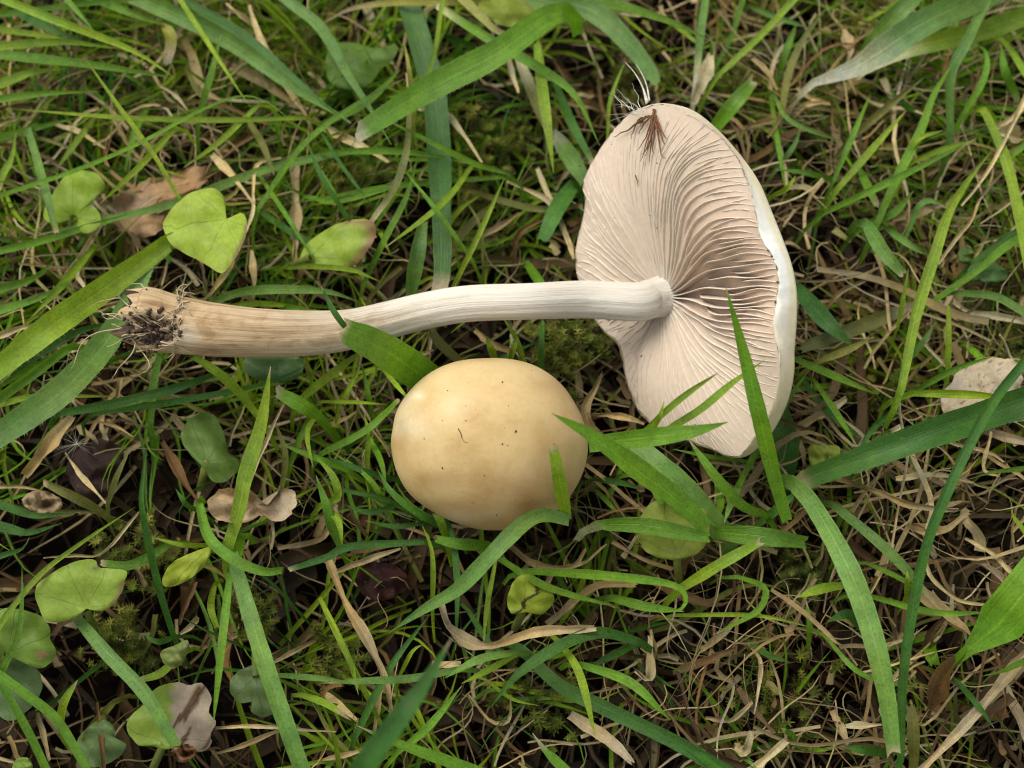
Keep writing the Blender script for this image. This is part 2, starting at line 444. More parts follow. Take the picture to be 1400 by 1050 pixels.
def build_gilled():
    base_px = (200, 440)
    root = empty('gilled_mushroom', P(930, 480, 0.1))
    tag(root, 'uprooted pale mushroom lying on its side, pinkish-beige gills and long stem showing', 'mushroom')
    # cap: outer skin from the inrolled edge over the dome
    n = 180
    idx = (np.arange(n) * len(out3) / n).astype(int)
    o = out3[idx]
    cen = o.mean(0)
    rows, cols = [], []
    prof = [(0, 0, 1.0)] + [(t, .34 * math.sin(t * math.pi / 2), math.cos(t * math.pi / 2) ** .95) for t in np.linspace(.06, .97, 16)]
    for t, d, s in prof:
        rows.append(cen + (o - cen) * s - AX * d * CM)
        kk = min(1, max(0, (t - .10) / .18)); c = np.array([.84, .81, .66]) * (1 - kk) + np.array([.72, .57, .28]) * kk
        cols.append(c[None] * np.exp(-((np.arange(n)[:, None] / n - .2) / .14) ** 2) + np.array([[.66, .52, .29]]) * (1 - np.exp(-((np.arange(n)[:, None] / n - .2) / .14) ** 2)))
    rows.append(np.repeat((cen - AX * .35 * CM)[None], n, 0)); cols.append(cols[-1])
    me = make_mesh('cap', np.vstack(rows), grid_faces(len(rows), n, wrap=True), np.vstack(cols))
    cap = link('cap', me, M_FLESH, root)
    cap['label'] = 'cream cap of the lying mushroom'
    # white flesh band between gill ends and the outer edge
    rows, cols = [], []
    rj = rim3[idx] - AX * .010 * CM
    w = np.linalg.norm(out2[idx] - rim2[idx], axis=1)[:, None] * mpp(CAPC)
    lump = np.convolve(np.tile(rng.normal(0, 1, n), 3), np.ones(5) / 5, 'same')[n:2 * n, None]
    for k, t in enumerate(np.linspace(0, 1, 9)):
        bul = math.sin(t * math.pi) * .5
        rows.append(rj * (1 - t) + o * t + AX * (w * bul * (.7 + .35 * lump)) + rng.normal(0, .00005, rj.shape) * (t < .95) - AX * (.0001 if t > .95 else 0))
        edge = (.72, .62, .46) if t < .1 else (.93, .93, .88) if t < .85 else (.84, .79, .56)
        fr_ = (np.arange(n) / n)[:, None]
        wh = np.exp(-((fr_ - .23) / .10) ** 2)
        edge = np.array([edge]) * wh + np.array([[.74, .62, .38]]) * (1 - wh)
        band = np.clip((w / mpp(CAPC) - 6) / 8, 0, 1)
        cols.append(edge * band + np.array([[.74, .62, .46]]) * (1 - band))
    me = make_mesh('margin', np.vstack(rows), grid_faces(len(rows), n, wrap=True), np.vstack(cols))
    mg = link('margin', me, M_FLESH, cap)
    mg['label'] = 'white inrolled edge of the cap'
    # floor between the gills
    rows, cols = [], []
    for r in np.linspace(.02, 1, 16):
        rows.append(np.array([gill_pt(f, r) - AX * (gill_depth(f, r) + .012) * CM for f in np.arange(120) / 120]))
        sm = np.array([1 - min(1, gill_depth(f, .5) / .09) for f in np.arange(120) / 120])[:, None]
        cols.append(np.array([[.70, .52, .39]]) * (1 - .8 * sm) + np.array([[.76, .64, .50]]) * .8 * sm)
    me = make_mesh('gill_floor', np.vstack(rows), grid_faces(len(rows), 120, wrap=True), np.vstack(cols))
    link('gill_floor', me, M_GILL, cap)
    # gills: full length ones with shorter ones between them
    fr = []
    total = 42
    warp = lambda u: u
    for i in range(total):
        fr.append((i / total, .06))
        fr.append(((i + .5) / total, random.uniform(.32, .5)))
        fr.append(((i + .25) / total, random.uniform(.58, .8)))
        fr.append(((i + .75) / total, random.uniform(.58, .8)))
    # more gills where the rim is long and seen face on
    for u, r0 in fr:
        u = u + random.uniform(-.0008, .0008)
        rs = np.linspace(r0, 1.0, 22 if r0 < .3 else 15)
        ph, am = random.uniform(0, 6.28), random.uniform(.3, 1.0)
        vs_, cs = [], []
        for r in rs:
            e = gill_pt(u + .0022 * am * math.sin(r * 17 + ph) * min(1, r * 1.6), r)
            t = unit(gill_pt(u + .002, r) - gill_pt(u - .002, r))
            fade = min(1, (r - r0) / .12 + .12) if r0 > .2 else 1
            dep = (gill_depth(u, r) + .020) * CM
            top = e - AX * dep * (1 - fade) * .95 - AX * .02 * CM * random.random()
            bot = e - AX * (dep + .02 * CM)
            we, wb = .00004, .00020
            lean = -t * (.00030 * r + .00022 * math.sin(r * 7 + ph) * am)
            vs_ += [bot - t * wb, top - AX * min(.00035, dep * .4) - t * .00008 + lean, top - t * we + lean, top + t * we + lean, top - AX * min(.00035, dep * .4) + t * .00008 + lean, bot + t * wb]
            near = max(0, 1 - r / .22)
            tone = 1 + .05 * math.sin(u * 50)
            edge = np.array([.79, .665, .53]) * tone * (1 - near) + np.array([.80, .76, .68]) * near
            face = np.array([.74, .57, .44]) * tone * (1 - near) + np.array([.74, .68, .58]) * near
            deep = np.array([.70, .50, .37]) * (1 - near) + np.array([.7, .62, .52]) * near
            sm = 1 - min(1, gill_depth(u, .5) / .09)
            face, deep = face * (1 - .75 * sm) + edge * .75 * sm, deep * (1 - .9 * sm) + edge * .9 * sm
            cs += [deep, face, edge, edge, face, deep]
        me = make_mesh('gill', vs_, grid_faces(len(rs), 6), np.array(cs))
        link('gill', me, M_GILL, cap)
    # stem
    sp = [(166,431,35),(185,434,40),(205,437,42),(240,444,39),(300,452,37),(380,456,32),(460,453,28.5),(520,440,25.5),(580,425,25),(640,415,25),(720,412,24.5),(800,409.5,25.5)]
    hz = unproject(HUB)
    zh = (HUB_TOP[2] - G(HUB_TOP[0], HUB_TOP[1])) / CM
    pts, rad = [], []
    for x, y, r in sp:
        u = (908 - x) / (908 - 166)
        h = zh + .35 * math.sin(min(1, u * 2.2) * math.pi) * (u < .5) + (1.75 - zh) * (3 * u * u - 2 * u ** 3)
        p = P(x, y, h)
        pts.append(p); rad.append(r * mpp(p))
    for d, r in ((.55, 25.8), (.30, 26.2), (.18, 26.8), (.08, 28.5), (-.02, 31.5), (-.10, 35)):      # flares and merges into the cap
        pts.append(HUB_TOP + AX * d * CM); rad.append(r * mpp(HUB_TOP))
    N, K = 150, 56
    pr = catmull(np.hstack([np.array(pts), np.array(rad)[:, None]]), N)
    ctr, rad = pr[:, :3], pr[:, 3]
    tan = np.gradient(ctr, axis=0); tan /= np.linalg.norm(tan, axis=1)[:, None]
    V, Cc, UVs = [], [], []
    lump = rng.normal(0, 1, (12, 4))
    for i in range(N):
        v = i / (N - 1)
        n1 = unit(np.cross(tan[i], FWD)); n2 = np.cross(n1, tan[i])        # n2 faces the viewer
        if np.dot(n2, FWD) > 0: n2 = -n2
        px, py = unproject(ctr[i])
        for j in range(K):
            a = 2 * math.pi * j / K
            ca, sa = math.cos(a), math.sin(a)
            rr = rad[i] * (1 + .018 * math.sin(a * 9 + v * 7) + .012 * math.sin(a * 17 - v * 9) + .02 * math.sin(v * 26 + a * 2) * (v < .45))
            q = ctr[i] + n1 * ca * rr + n2 * sa * rr
            d = 0
            qx, qy = unproject(q)
            brown = 1 / (1 + math.exp((px - 470 + 30 * math.sin(a * 3)) / 55))
            base = np.array([.79, .755, .67]) * (1 - brown) + np.array([.60, .45, .27]) * brown
            if sa > -.2:
                e = ((qx - 203) / 36) ** 2 + ((qy - 452) / 19) ** 2
                if e < 1.5:
                    d = min(1, (1.5 - e) / .8)
                    q = q - n2 * rad[i] * .26 * d * (1 + .6 * math.sin(a * 23 + v * 90) * math.sin(v * 160) + .4 * math.sin(a * 41 - v * 210))
                    dk = d * (.35 + .55 * (math.sin(a * 13 + v * 75) * math.sin(v * 190 + a * 5) > -.15))
                    base = base * (1 - dk) + np.array([.075, .045, .025]) * dk
                # rubbed brown patches low on the stem
                for cx, cy, sx, sy, k in ((355,463,22,4,.6),(300,440,26,4,.35),(285,482,22,7,.6),(330,437,3,9,.4),(225,418,8,4,.5)):
                    g = math.exp(-((qx - cx) / sx) ** 2 - ((qy - cy) / sy) ** 2)
                    base = base * (1 - k * g) + np.array([.30, .17, .08]) * k * g
                if 225 < qx < 300:
                    g = math.exp(-((qx - 250) / 22) ** 2 - ((qy - 460) / 14) ** 2)
                    base = base * (1 - .6 * g) + np.array([.74, .70, .62]) * .6 * g
            if v < .03: q = q + tan[i] * rad[i] * (.5 * abs(math.sin(a * 2.5)) + .3 * math.sin(a * 7))
            V.append(q); Cc.append(base); UVs.append((abs(j / K * 2 - 1) / 2, v))
    faces = grid_faces(N, K, wrap=True)
    # close the broken lower end
    V.append(ctr[0] + tan[0] * .0022); Cc.append(np.array([.06, .04, .03])); UVs.append((0, 0))
    cap_f = [(len(V) - 1, (j + 1) % K, j, j) for j in range(K)]
    me = make_mesh('stem', V, faces, np.array(Cc), np.array(UVs))
    st = link('stem', me, M_STEM, root)
    st['label'] = 'long pale fibrous stem, browned and dirty at its lower end'
    cf = np.array([(0, (j + 1), (j + 1) % K + 1) for j in range(K)])
    me = make_mesh('broken_end', np.vstack([[ctr[0] + tan[0] * .0022], np.array(V[:K])]), cf, np.tile([[.07, .045, .03]], (K + 1, 1)))
    link('broken_end', me, M_GILL, st)
    # soil crumbs in the broken base and loose root fibres
    bvh = BVHTree.FromPolygons([Vector(v) for v in V], [tuple(f) for f in faces])
    def on_stem(px, py, lift=.0):
        d = ray(px, py)
        h = bvh.ray_cast(Vector(CAM), Vector(unit(d)))
        if h[0] is None: return P(px, py, 1.8)
        return np.array(h[0]) - unit(d) * lift
    ico = []
    for k in range(3):
        bm_v, bm_f = ico_lump(k)
        ico.append(make_mesh('crumb', bm_v, bm_f, smooth=False))
    for i in range(150):
        x, y = min(246, max(170, random.gauss(205, 20))), random.gauss(450, 12)
        s = random.uniform(.00018, .00055)
        p = on_stem(x, y, s * .3)
        o2 = bpy.data.objects.new('soil_crumb', ico[i % 3]); COL.objects.link(o2)
        if not ico[i % 3].materials: ico[i % 3].materials.append(M_CRUMB)
        o2.location = p; o2.scale = (s, s * random.uniform(.6, 1), s * .8); o2.rotation_euler = [random.uniform(0, 6) for _ in range(3)]
        o2.parent = st
    for i in range(40):
        if i < 18: x, y, ang, ln = random.gauss(200, 26), random.gauss(450, 13), random.uniform(-.7, .7), random.uniform(20, 55)
        else: x, y, ang, ln = random.gauss(245, 8), random.gauss(430, 16), random.uniform(0, 6.28), random.uniform(8, 30)
        fibre(st, [(x + ln * (t - .5) * math.cos(ang), y + ln * (t - .5) * math.sin(ang)) for t in np.linspace(0, 1, 5)], on_stem, random.uniform(.00006, .00016))
    for path in ([(176,420),(160,408),(140,412),(120,420)],[(172,438),(150,432),(135,424)],[(245,412),(243,398),(250,388),(258,391)],[(250,405),(252,394),(262,388)],[(178,460),(192,478),(204,494),(198,510),(180,515)],
                 [(165,450),(140,452),(118,462),(108,480),(100,505)],[(185,470),(178,488),(160,505),(152,520)],[(240,470),(236,485),(226,492)],[(166,428),(150,436),(138,430)],[(200,396),(190,388),(178,390)]):
        fibre(st, path, on_stem, .00013)
    for i in range(40):
        k = random.randint(300, 560); f = random.uniform(0, .25)
        q2 = rim2[k] * (1 - f) + out2[k] * f
        speck(cap, q2[0], q2[1], lambda a, b, s=0: Pplane(a, b, CAPC - AX * (.05 + .3 * f) * CM + AX * .04 * CM, AX), random.uniform(.00008, .0002))
    for i in range(14):
        x, y = random.choice([(825, 300), (900, 505), (860, 250), (930, 560), (1000, 500), (870, 490)])
        speck(cap, random.gauss(x, 35), random.gauss(y, 35), lambda a, b, s=0: Pplane(a, b, CAPC + AX * .12 * CM, AX), .00013)
    return root, me, [np.array(V), faces]
def ico_lump(seed):
    r = np.random.default_rng(seed + 40)
    t = (1 + 5 ** .5) / 2
    v = np.array([(-1,t,0),(1,t,0),(-1,-t,0),(1,-t,0),(0,-1,t),(0,1,t),(0,-1,-t),(0,1,-t),(t,0,-1),(t,0,1),(-t,0,-1),(-t,0,1)], float) / 1.9
    f = [(0,11,5),(0,5,1),(0,1,7),(0,7,10),(0,10,11),(1,5,9),(5,11,4),(11,10,2),(10,7,6),(7,1,8),(3,9,4),(3,4,2),(3,2,6),(3,6,8),(3,8,9),(4,9,5),(2,4,11),(6,2,10),(8,6,7),(9,8,1)]
    return v * (1 + r.normal(0, .22, v.shape)), f
def tube(path, radius, k=5, taper=True):
    path = np.asarray(path); n = len(path)
    tan = np.gradient(path, axis=0)
    V = []
    for i in range(n):
        t = unit(tan[i]); a = unit(np.cross(t, FWD + .01)); b = np.cross(t, a)
        r = radius * ((1 - .75 * i / (n - 1)) if taper else 1)
        for j in range(k):
            V.append(path[i] + (a * math.cos(j * 6.2832 / k) + b * math.sin(j * 6.2832 / k)) * r)
    return np.array(V), grid_faces(n, k, wrap=True)
def fibre(parent, path, on, radius, mat=None, name='root_fibre', lift=.0004):
    pts = np.array([on(x, y, lift) for x, y in catmull(path, 12)])
    pts += rng.normal(0, .00012, pts.shape)
    for _ in range(1): pts[1:-1] = (pts[:-2] + pts[2:] + 2 * pts[1:-1]) / 4
    v, f = tube(pts, radius, 4)
    return link(name, make_mesh(name, v, f), mat or M_FIBRE, parent)
SPECK_ME = []
def speck(parent, px, py, on, s):
    if not SPECK_ME:
        v, f = ico_lump(9); SPECK_ME.append(make_mesh('speck', v * np.array([1, .7, .5]), f)); SPECK_ME[0].materials.append(M_SPECK)
    o = bpy.data.objects.new('speck', SPECK_ME[0]); COL.objects.link(o)
    o.location = on(px, py, 0); o.scale = [s * random.uniform(.7, 1.5)] * 3
    o.rotation_euler = (random.random() * 6, random.random() * 6, random.random() * 6)
    o.parent = parent
    o.matrix_parent_inverse = parent.matrix_world.inverted()
    return o
gilled, _, stem_geo = build_gilled()

# ------------------------------------------------------------------ yellow mushroom cap seen from above
YC_PX = np.array([668.0, 608.0])
YC = P(668, 608, 1.15)
def yellow_surface():
    sil = [(660,491),(700,492),(735,502),(765,523),(785,550),(798,580),(803,612),(797,645),(783,675),(760,702),(728,719),(690,725),(648,722),(605,705),(567,678),(547,649),(537,619),(534,590),(542,562),(560,535),(588,511),(622,496)]
    n = 120
    s2 = catmull(sil, n, True)
    vdir = unit(CAM - YC)
    s3 = np.array([Pplane(x, y, YC, vdir) for x, y in s2])
    c = s3.mean(0)
    rows = []
    lv = list(np.linspace(math.pi / 2 * .985, 0, 40)) + list(np.linspace(-.06, -.8, 10))
    up_tilt = UP * .12
    for t in lv:
        f = math.cos(t) ** .93 if t > 0 else math.cos(t)
        h = 1.12 if t > 0 else .75
        rows.append(c + (s3 - c) * f + (vdir + up_tilt * max(0, math.sin(t)) * .6) * h * math.sin(t) * CM * (1.02))
    lows = [(random.uniform(-1, 1), random.uniform(-1, 1), random.uniform(-1, 1), random.uniform(0, 6)) for _ in range(7)]
    for k in range(len(rows)):
        q = (rows[k] - c) / CM
        b_ = sum(np.sin(q @ np.array(w_[:3]) * 2.6 + w_[3]) for w_ in lows) * .011 * CM
        rows[k] = rows[k] + (rows[k] - c) / np.linalg.norm(rows[k] - c, axis=1)[:, None] * b_[:, None]
        px_ = np.array([unproject(z) for z in rows[k]])
        dm = np.exp(-((px_[:, 0] - 543) / 12) ** 2 - ((px_[:, 1] - 588) / 15) ** 2)
        rows[k] = rows[k] - (rows[k] - c) * (dm * .03)[:, None]
    # inrolled lip and underside
    for f, dz in ((.64, -.55), (.58, -.45), (.2, -.25)):
        rows.append(c + (s3 - c) * f + vdir * dz * CM)
    V = np.array(rows)
    top = V[0].mean(0)
    return V, c, vdir, top
def build_yellow():
    V, c, vdir, top = yellow_surface()
    nr, n = V.shape[:2]
    root = empty('yellow_mushroom', P(668, 600, -.3))
    tag(root, 'small mushroom with smooth cream-yellow egg-shaped cap nestled in the grass', 'mushroom')
    flat = np.vstack([V.reshape(-1, 3), [top + vdir * .00002]])
    cols = np.zeros((len(flat), 3))
    tan_, pale, br = np.array([.68, .49, .225]), np.array([.74, .60, .33]), np.array([.40, .21, .07])
    for i, q in enumerate(flat):
        x, y = unproject(q)
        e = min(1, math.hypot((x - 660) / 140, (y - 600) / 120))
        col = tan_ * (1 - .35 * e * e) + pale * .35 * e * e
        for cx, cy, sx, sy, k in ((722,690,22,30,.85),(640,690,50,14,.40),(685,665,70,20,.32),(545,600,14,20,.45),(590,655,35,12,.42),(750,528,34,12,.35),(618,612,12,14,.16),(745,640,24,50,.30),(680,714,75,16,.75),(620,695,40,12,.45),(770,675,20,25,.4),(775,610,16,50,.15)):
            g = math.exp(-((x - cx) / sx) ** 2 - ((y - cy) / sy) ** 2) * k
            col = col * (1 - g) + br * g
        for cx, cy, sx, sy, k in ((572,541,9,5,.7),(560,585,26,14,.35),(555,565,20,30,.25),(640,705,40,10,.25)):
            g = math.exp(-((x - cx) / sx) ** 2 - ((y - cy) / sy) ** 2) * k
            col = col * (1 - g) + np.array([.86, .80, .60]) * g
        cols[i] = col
    faces = [tuple(f) for f in grid_faces(nr, n, wrap=True)]
    me = bpy.data.meshes.new('cap')
    faces += [(len(flat) - 1, (j + 1) % n, j) for j in range(n)]
    me.from_pydata([tuple(v) for v in flat], [], faces)
    me.polygons.foreach_set('use_smooth', np.ones(len(faces), bool))
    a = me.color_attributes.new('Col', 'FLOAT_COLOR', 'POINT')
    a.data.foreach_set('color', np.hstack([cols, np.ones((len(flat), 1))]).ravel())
    cap = link('cap', me, M_YCAP, root)
    import bmesh
    bm = bmesh.new(); bm.from_mesh(me); bmesh.ops.recalc_face_normals(bm, faces=bm.faces); bm.to_mesh(me); bm.free()
    # stem hidden under the cap
    g = P(668, 600, -.6)
    path = np.linspace(0, 1, 8)[:, None] * (g - (c - vdir * .2 * CM)) + (c - vdir * .2 * CM)
    v, f = tube(path, .0035, 20, False)
    link('stem', make_mesh('stem', v, f, np.tile([[.7, .62, .46]], (len(v), 1)), np.zeros((len(v), 2))), M_STEM, root)
    bvh = BVHTree.FromPolygons([Vector(q) for q in flat], faces)
    def on_cap(px, py, lift=0):
        h = bvh.ray_cast(Vector(CAM), Vector(unit(ray(px, py))))
        return np.array(h[0]) - unit(ray(px, py)) * lift if h[0] is not None else c
    for x, y in ((612,534),(641,523),(687,523),(637,555),(695,555),(605,575),(637,575),(690,585),(619,601),(694,609),(687,607),(618,619),(605,640),(636,633),(647,687),(679,704),(727,490+17),(729,528),(757,607),(567,647),(650,560),(705,590),(580,600),(760,560),(662,650)):
        if 540 < x < 797: speck(cap, x, y, on_cap, .00015 if random.random() < .4 else .00009)
    fibre(cap, [(625,583),(629,592),(631,600),(634,604),(639,605)], on_cap, .00008, M_ROOT, 'stray_fibre', .00005)
    return root, bvh
yellow, yellow_bvh = build_yellow()

# ------------------------------------------------------------------ what hides what: one tree of both mushrooms
dg = bpy.context.evaluated_depsgraph_get()
def mushroom_bvh():
    V, F = [], []
    for o in list(gilled.children) + list(yellow.children):
        for q in [o] + [ch for ch in o.children if ch.name.startswith(('margin', 'gill_floor'))]:
            if q.type != 'MESH': continue
            off = len(V)
            V += [Vector(v.co) for v in q.data.vertices]
            F += [tuple(i + off for i in p.vertices) for p in q.data.polygons]
    return BVHTree.FromPolygons(V, F)
# children were given world coordinates; keep them there
bpy.context.view_layer.update()
MB = mushroom_bvh()
GMB = None
def hit_dist(px, py):
    d = unit(ray(px, py))
    h = MB.ray_cast(Vector(CAM), Vector(d))
    return (h[3], d) if h[0] is not None else (None, d)

# ------------------------------------------------------------------ grass blades
GC = {'L': (.26, .41, .022), 'M': (.145, .32, .018), 'D': (.058, .175, .018), 'B': (.15, .30, .055), 'O': (.200, .215, .050),
      'P': (.57, .475, .26), 'T': (.38, .295, .15), 'K': (.15, .090, .040), 'G': (.42, .35, .22), 'Y': (.36, .37, .08)}
DRY = np.array([.55, .46, .28])
def blade_geo(pts3, w3, col, fold=.22, roll=0., twist=0., tip='point', dry=0.0, pale_root=0.0, nseg=None, na=5, rough_edge=.03, wave=0.):
    """a folded leaf ribbon along pts3 with half widths from w3 (metres)"""
    n = len(pts3)
    tan = np.gradient(pts3, axis=0)
    tan /= np.linalg.norm(tan, axis=1)[:, None] + 1e-12
    view = pts3 - CAM; view /= np.linalg.norm(view, axis=1)[:, None]
    wd = np.cross(tan, view); wd /= np.linalg.norm(wd, axis=1)[:, None] + 1e-9
    nr = np.cross(wd, tan)
    sg = np.sign(np.sum(nr * view, axis=1))[:, None]
    nr = -nr * sg
    v = np.linspace(0, 1, n)
    ph = random.uniform(0, 6.28)
    ang = roll + twist * (v - .5) + .12 * np.sin(v * 5 + ph)
    ca, sa = np.cos(ang)[:, None], np.sin(ang)[:, None]
    wd, nr = wd * ca + nr * sa, nr * ca - wd * sa
    s = np.linspace(-1, 1, na)
    prof = np.abs(s) ** 1.3 * fold
    X = (pts3[:, None, :] + wd[:, None, :] * (s[None, :, None] * w3[:, None, None])
         + nr[:, None, :] * (prof[None, :, None] * w3[:, None, None]))
    if wave: X += nr[:, None, :] * (wave * np.sin(v * 17 + ph)[:, None] * np.abs(s)[None, :] * w3[:, None])[:, :, None]
    if rough_edge: X += wd[:, None, :] * (np.convolve(rng.normal(0, rough_edge * 2.2, n + 4), np.ones(5) / 5, 'valid')[:, None] * w3[:, None] * np.sign(s)[None, :] * (np.abs(s)[None, :] > .9))[:, :, None]
    if tip == 'cut':
        jag = rng.uniform(-1.0, 1.0, na) * w3[-1] * .75
        X[-1] += tan[-1] * jag[:, None]
        X[-2] += tan[-2] * (jag * .3)[:, None]
    c = np.tile(np.array(col)[None, None, :], (n, na, 1))
    c = c * (1 + .10 * np.sin(v * 3.1 + ph))[:, None, None]
    if dry > 0:
        k = np.clip((v - (1 - dry)) / (dry * .5 + .01), 0, 1)[:, None, None]
        c = c * (1 - k) + DRY * k
    if pale_root > 0:
        k = np.clip(1.5 * (1 - v / pale_root), 0, 1)[:, None, None] * .92
        c = c * (1 - k) + np.array([.80, .76, .56]) * k
    uv = np.stack(np.broadcast_arrays((s * .5 + .5)[None, :], v[:, None]), -1)
    return X.reshape(-1, 3), grid_faces(n, na), c.reshape(-1, 3), uv.reshape(-1, 2)

LAND = [('the yellow cap', 668, 607), ('the gilled cap', 940, 385), ('the middle of the stem', 560, 430), ('the dirty stem base', 205, 440), ('the heart-shaped leaf', 280, 315),
        ('the brown-edged leaf', 465, 335), ('the spotted dead leaf', 1340, 530), ('the half-withered leaf', 235, 975), ('the big notched leaf', 110, 805), ('the curled straw leaf', 710, 872),
        ('the top left corner', 20, 20), ('the top right corner', 1380, 20), ('the bottom left corner', 20, 1030), ('the bottom right corner', 1380, 1030), ('the top edge', 640, 10), ('the top edge', 1000, 0),
        ('the right edge', 1390, 300), ('the right edge', 1390, 760), ('the bottom edge', 850, 1040), ('the left edge', 5, 600), ('the bottom edge', 480, 1040), ('the long stout blade', 1240, 640), ('the crumpled tan leaf', 345, 690), ('the olive leaf', 920, 720)]
CW = {'L': 'yellow-green', 'M': 'mid-green', 'D': 'dark green', 'B': 'blue-green', 'O': 'olive', 'P': 'pale straw', 'T': 'tan', 'K': 'brown', 'G': 'grey-tan', 'Y': 'yellowish'}
AUTO = []
def describe(o, pts, w, col, what):
    pts = np.asarray(pts, float)
    pin = pts[(pts[:, 0] > -5) & (pts[:, 0] < 1405) & (pts[:, 1] > -5) & (pts[:, 1] < 1055)]
    if len(pin) == 0: pin = pts
    m = pin.mean(0)
    d = pts[-1] - pts[0]
    a = math.degrees(math.atan2(-d[1], d[0])) % 180
    ori = 'lying level' if a < 15 or a > 165 else 'leaning right' if a < 70 else 'standing upright' if a < 110 else 'leaning left'
    bend = np.linalg.norm(pts[-1] - pts[0]) / max(1, np.sum(np.linalg.norm(np.diff(pts, axis=0), axis=1)))
    size = 'broad' if w >= 26 else 'thin' if w < 9 else 'narrow' if w < 14 else 'medium'
    lm = min(LAND, key=lambda q: math.hypot(m[0] - q[1], m[1] - q[2]))
    dx, dy = m[0] - lm[1], m[1] - lm[2]
    if 'edge' in lm[0] or 'corner' in lm[0]: rel = 'near'
    elif abs(dx) > abs(dy) * 1.1: rel = 'right of' if dx > 0 else 'left of'
    else: rel = 'below' if dy > 0 else 'above'
    AUTO.append((o, f"{size} {'curved ' if bend < .93 else ''}{CW[col]} {what} {ori}, {rel} {lm[0]}", m))
def finish_labels():
    by = {}
    for o, t, m in AUTO: by.setdefault(t, []).append((o, m))
    words_ = ['first', 'second', 'third', 'fourth', 'fifth', 'sixth', 'seventh', 'eighth', 'ninth', 'tenth']
    for t, v in by.items():
        if len(v) == 1: v[0][0]['label'] = t; continue
        xs = [q[1][0] for q in v]; ys = [q[1][1] for q in v]
        horiz = np.ptp(xs) >= np.ptp(ys)
        v.sort(key=lambda q: q[1][0] if horiz else q[1][1])
        for k, (o, m) in enumerate(v):
            if k == len(v) - 1: q = 'rightmost' if horiz else 'lowest'
            elif k == 0: q = 'leftmost' if horiz else 'uppermost'
            else: q = words_[min(k, 9)] + (' from left' if horiz else ' from top')
            o['label'] = f'{t}, {q}'

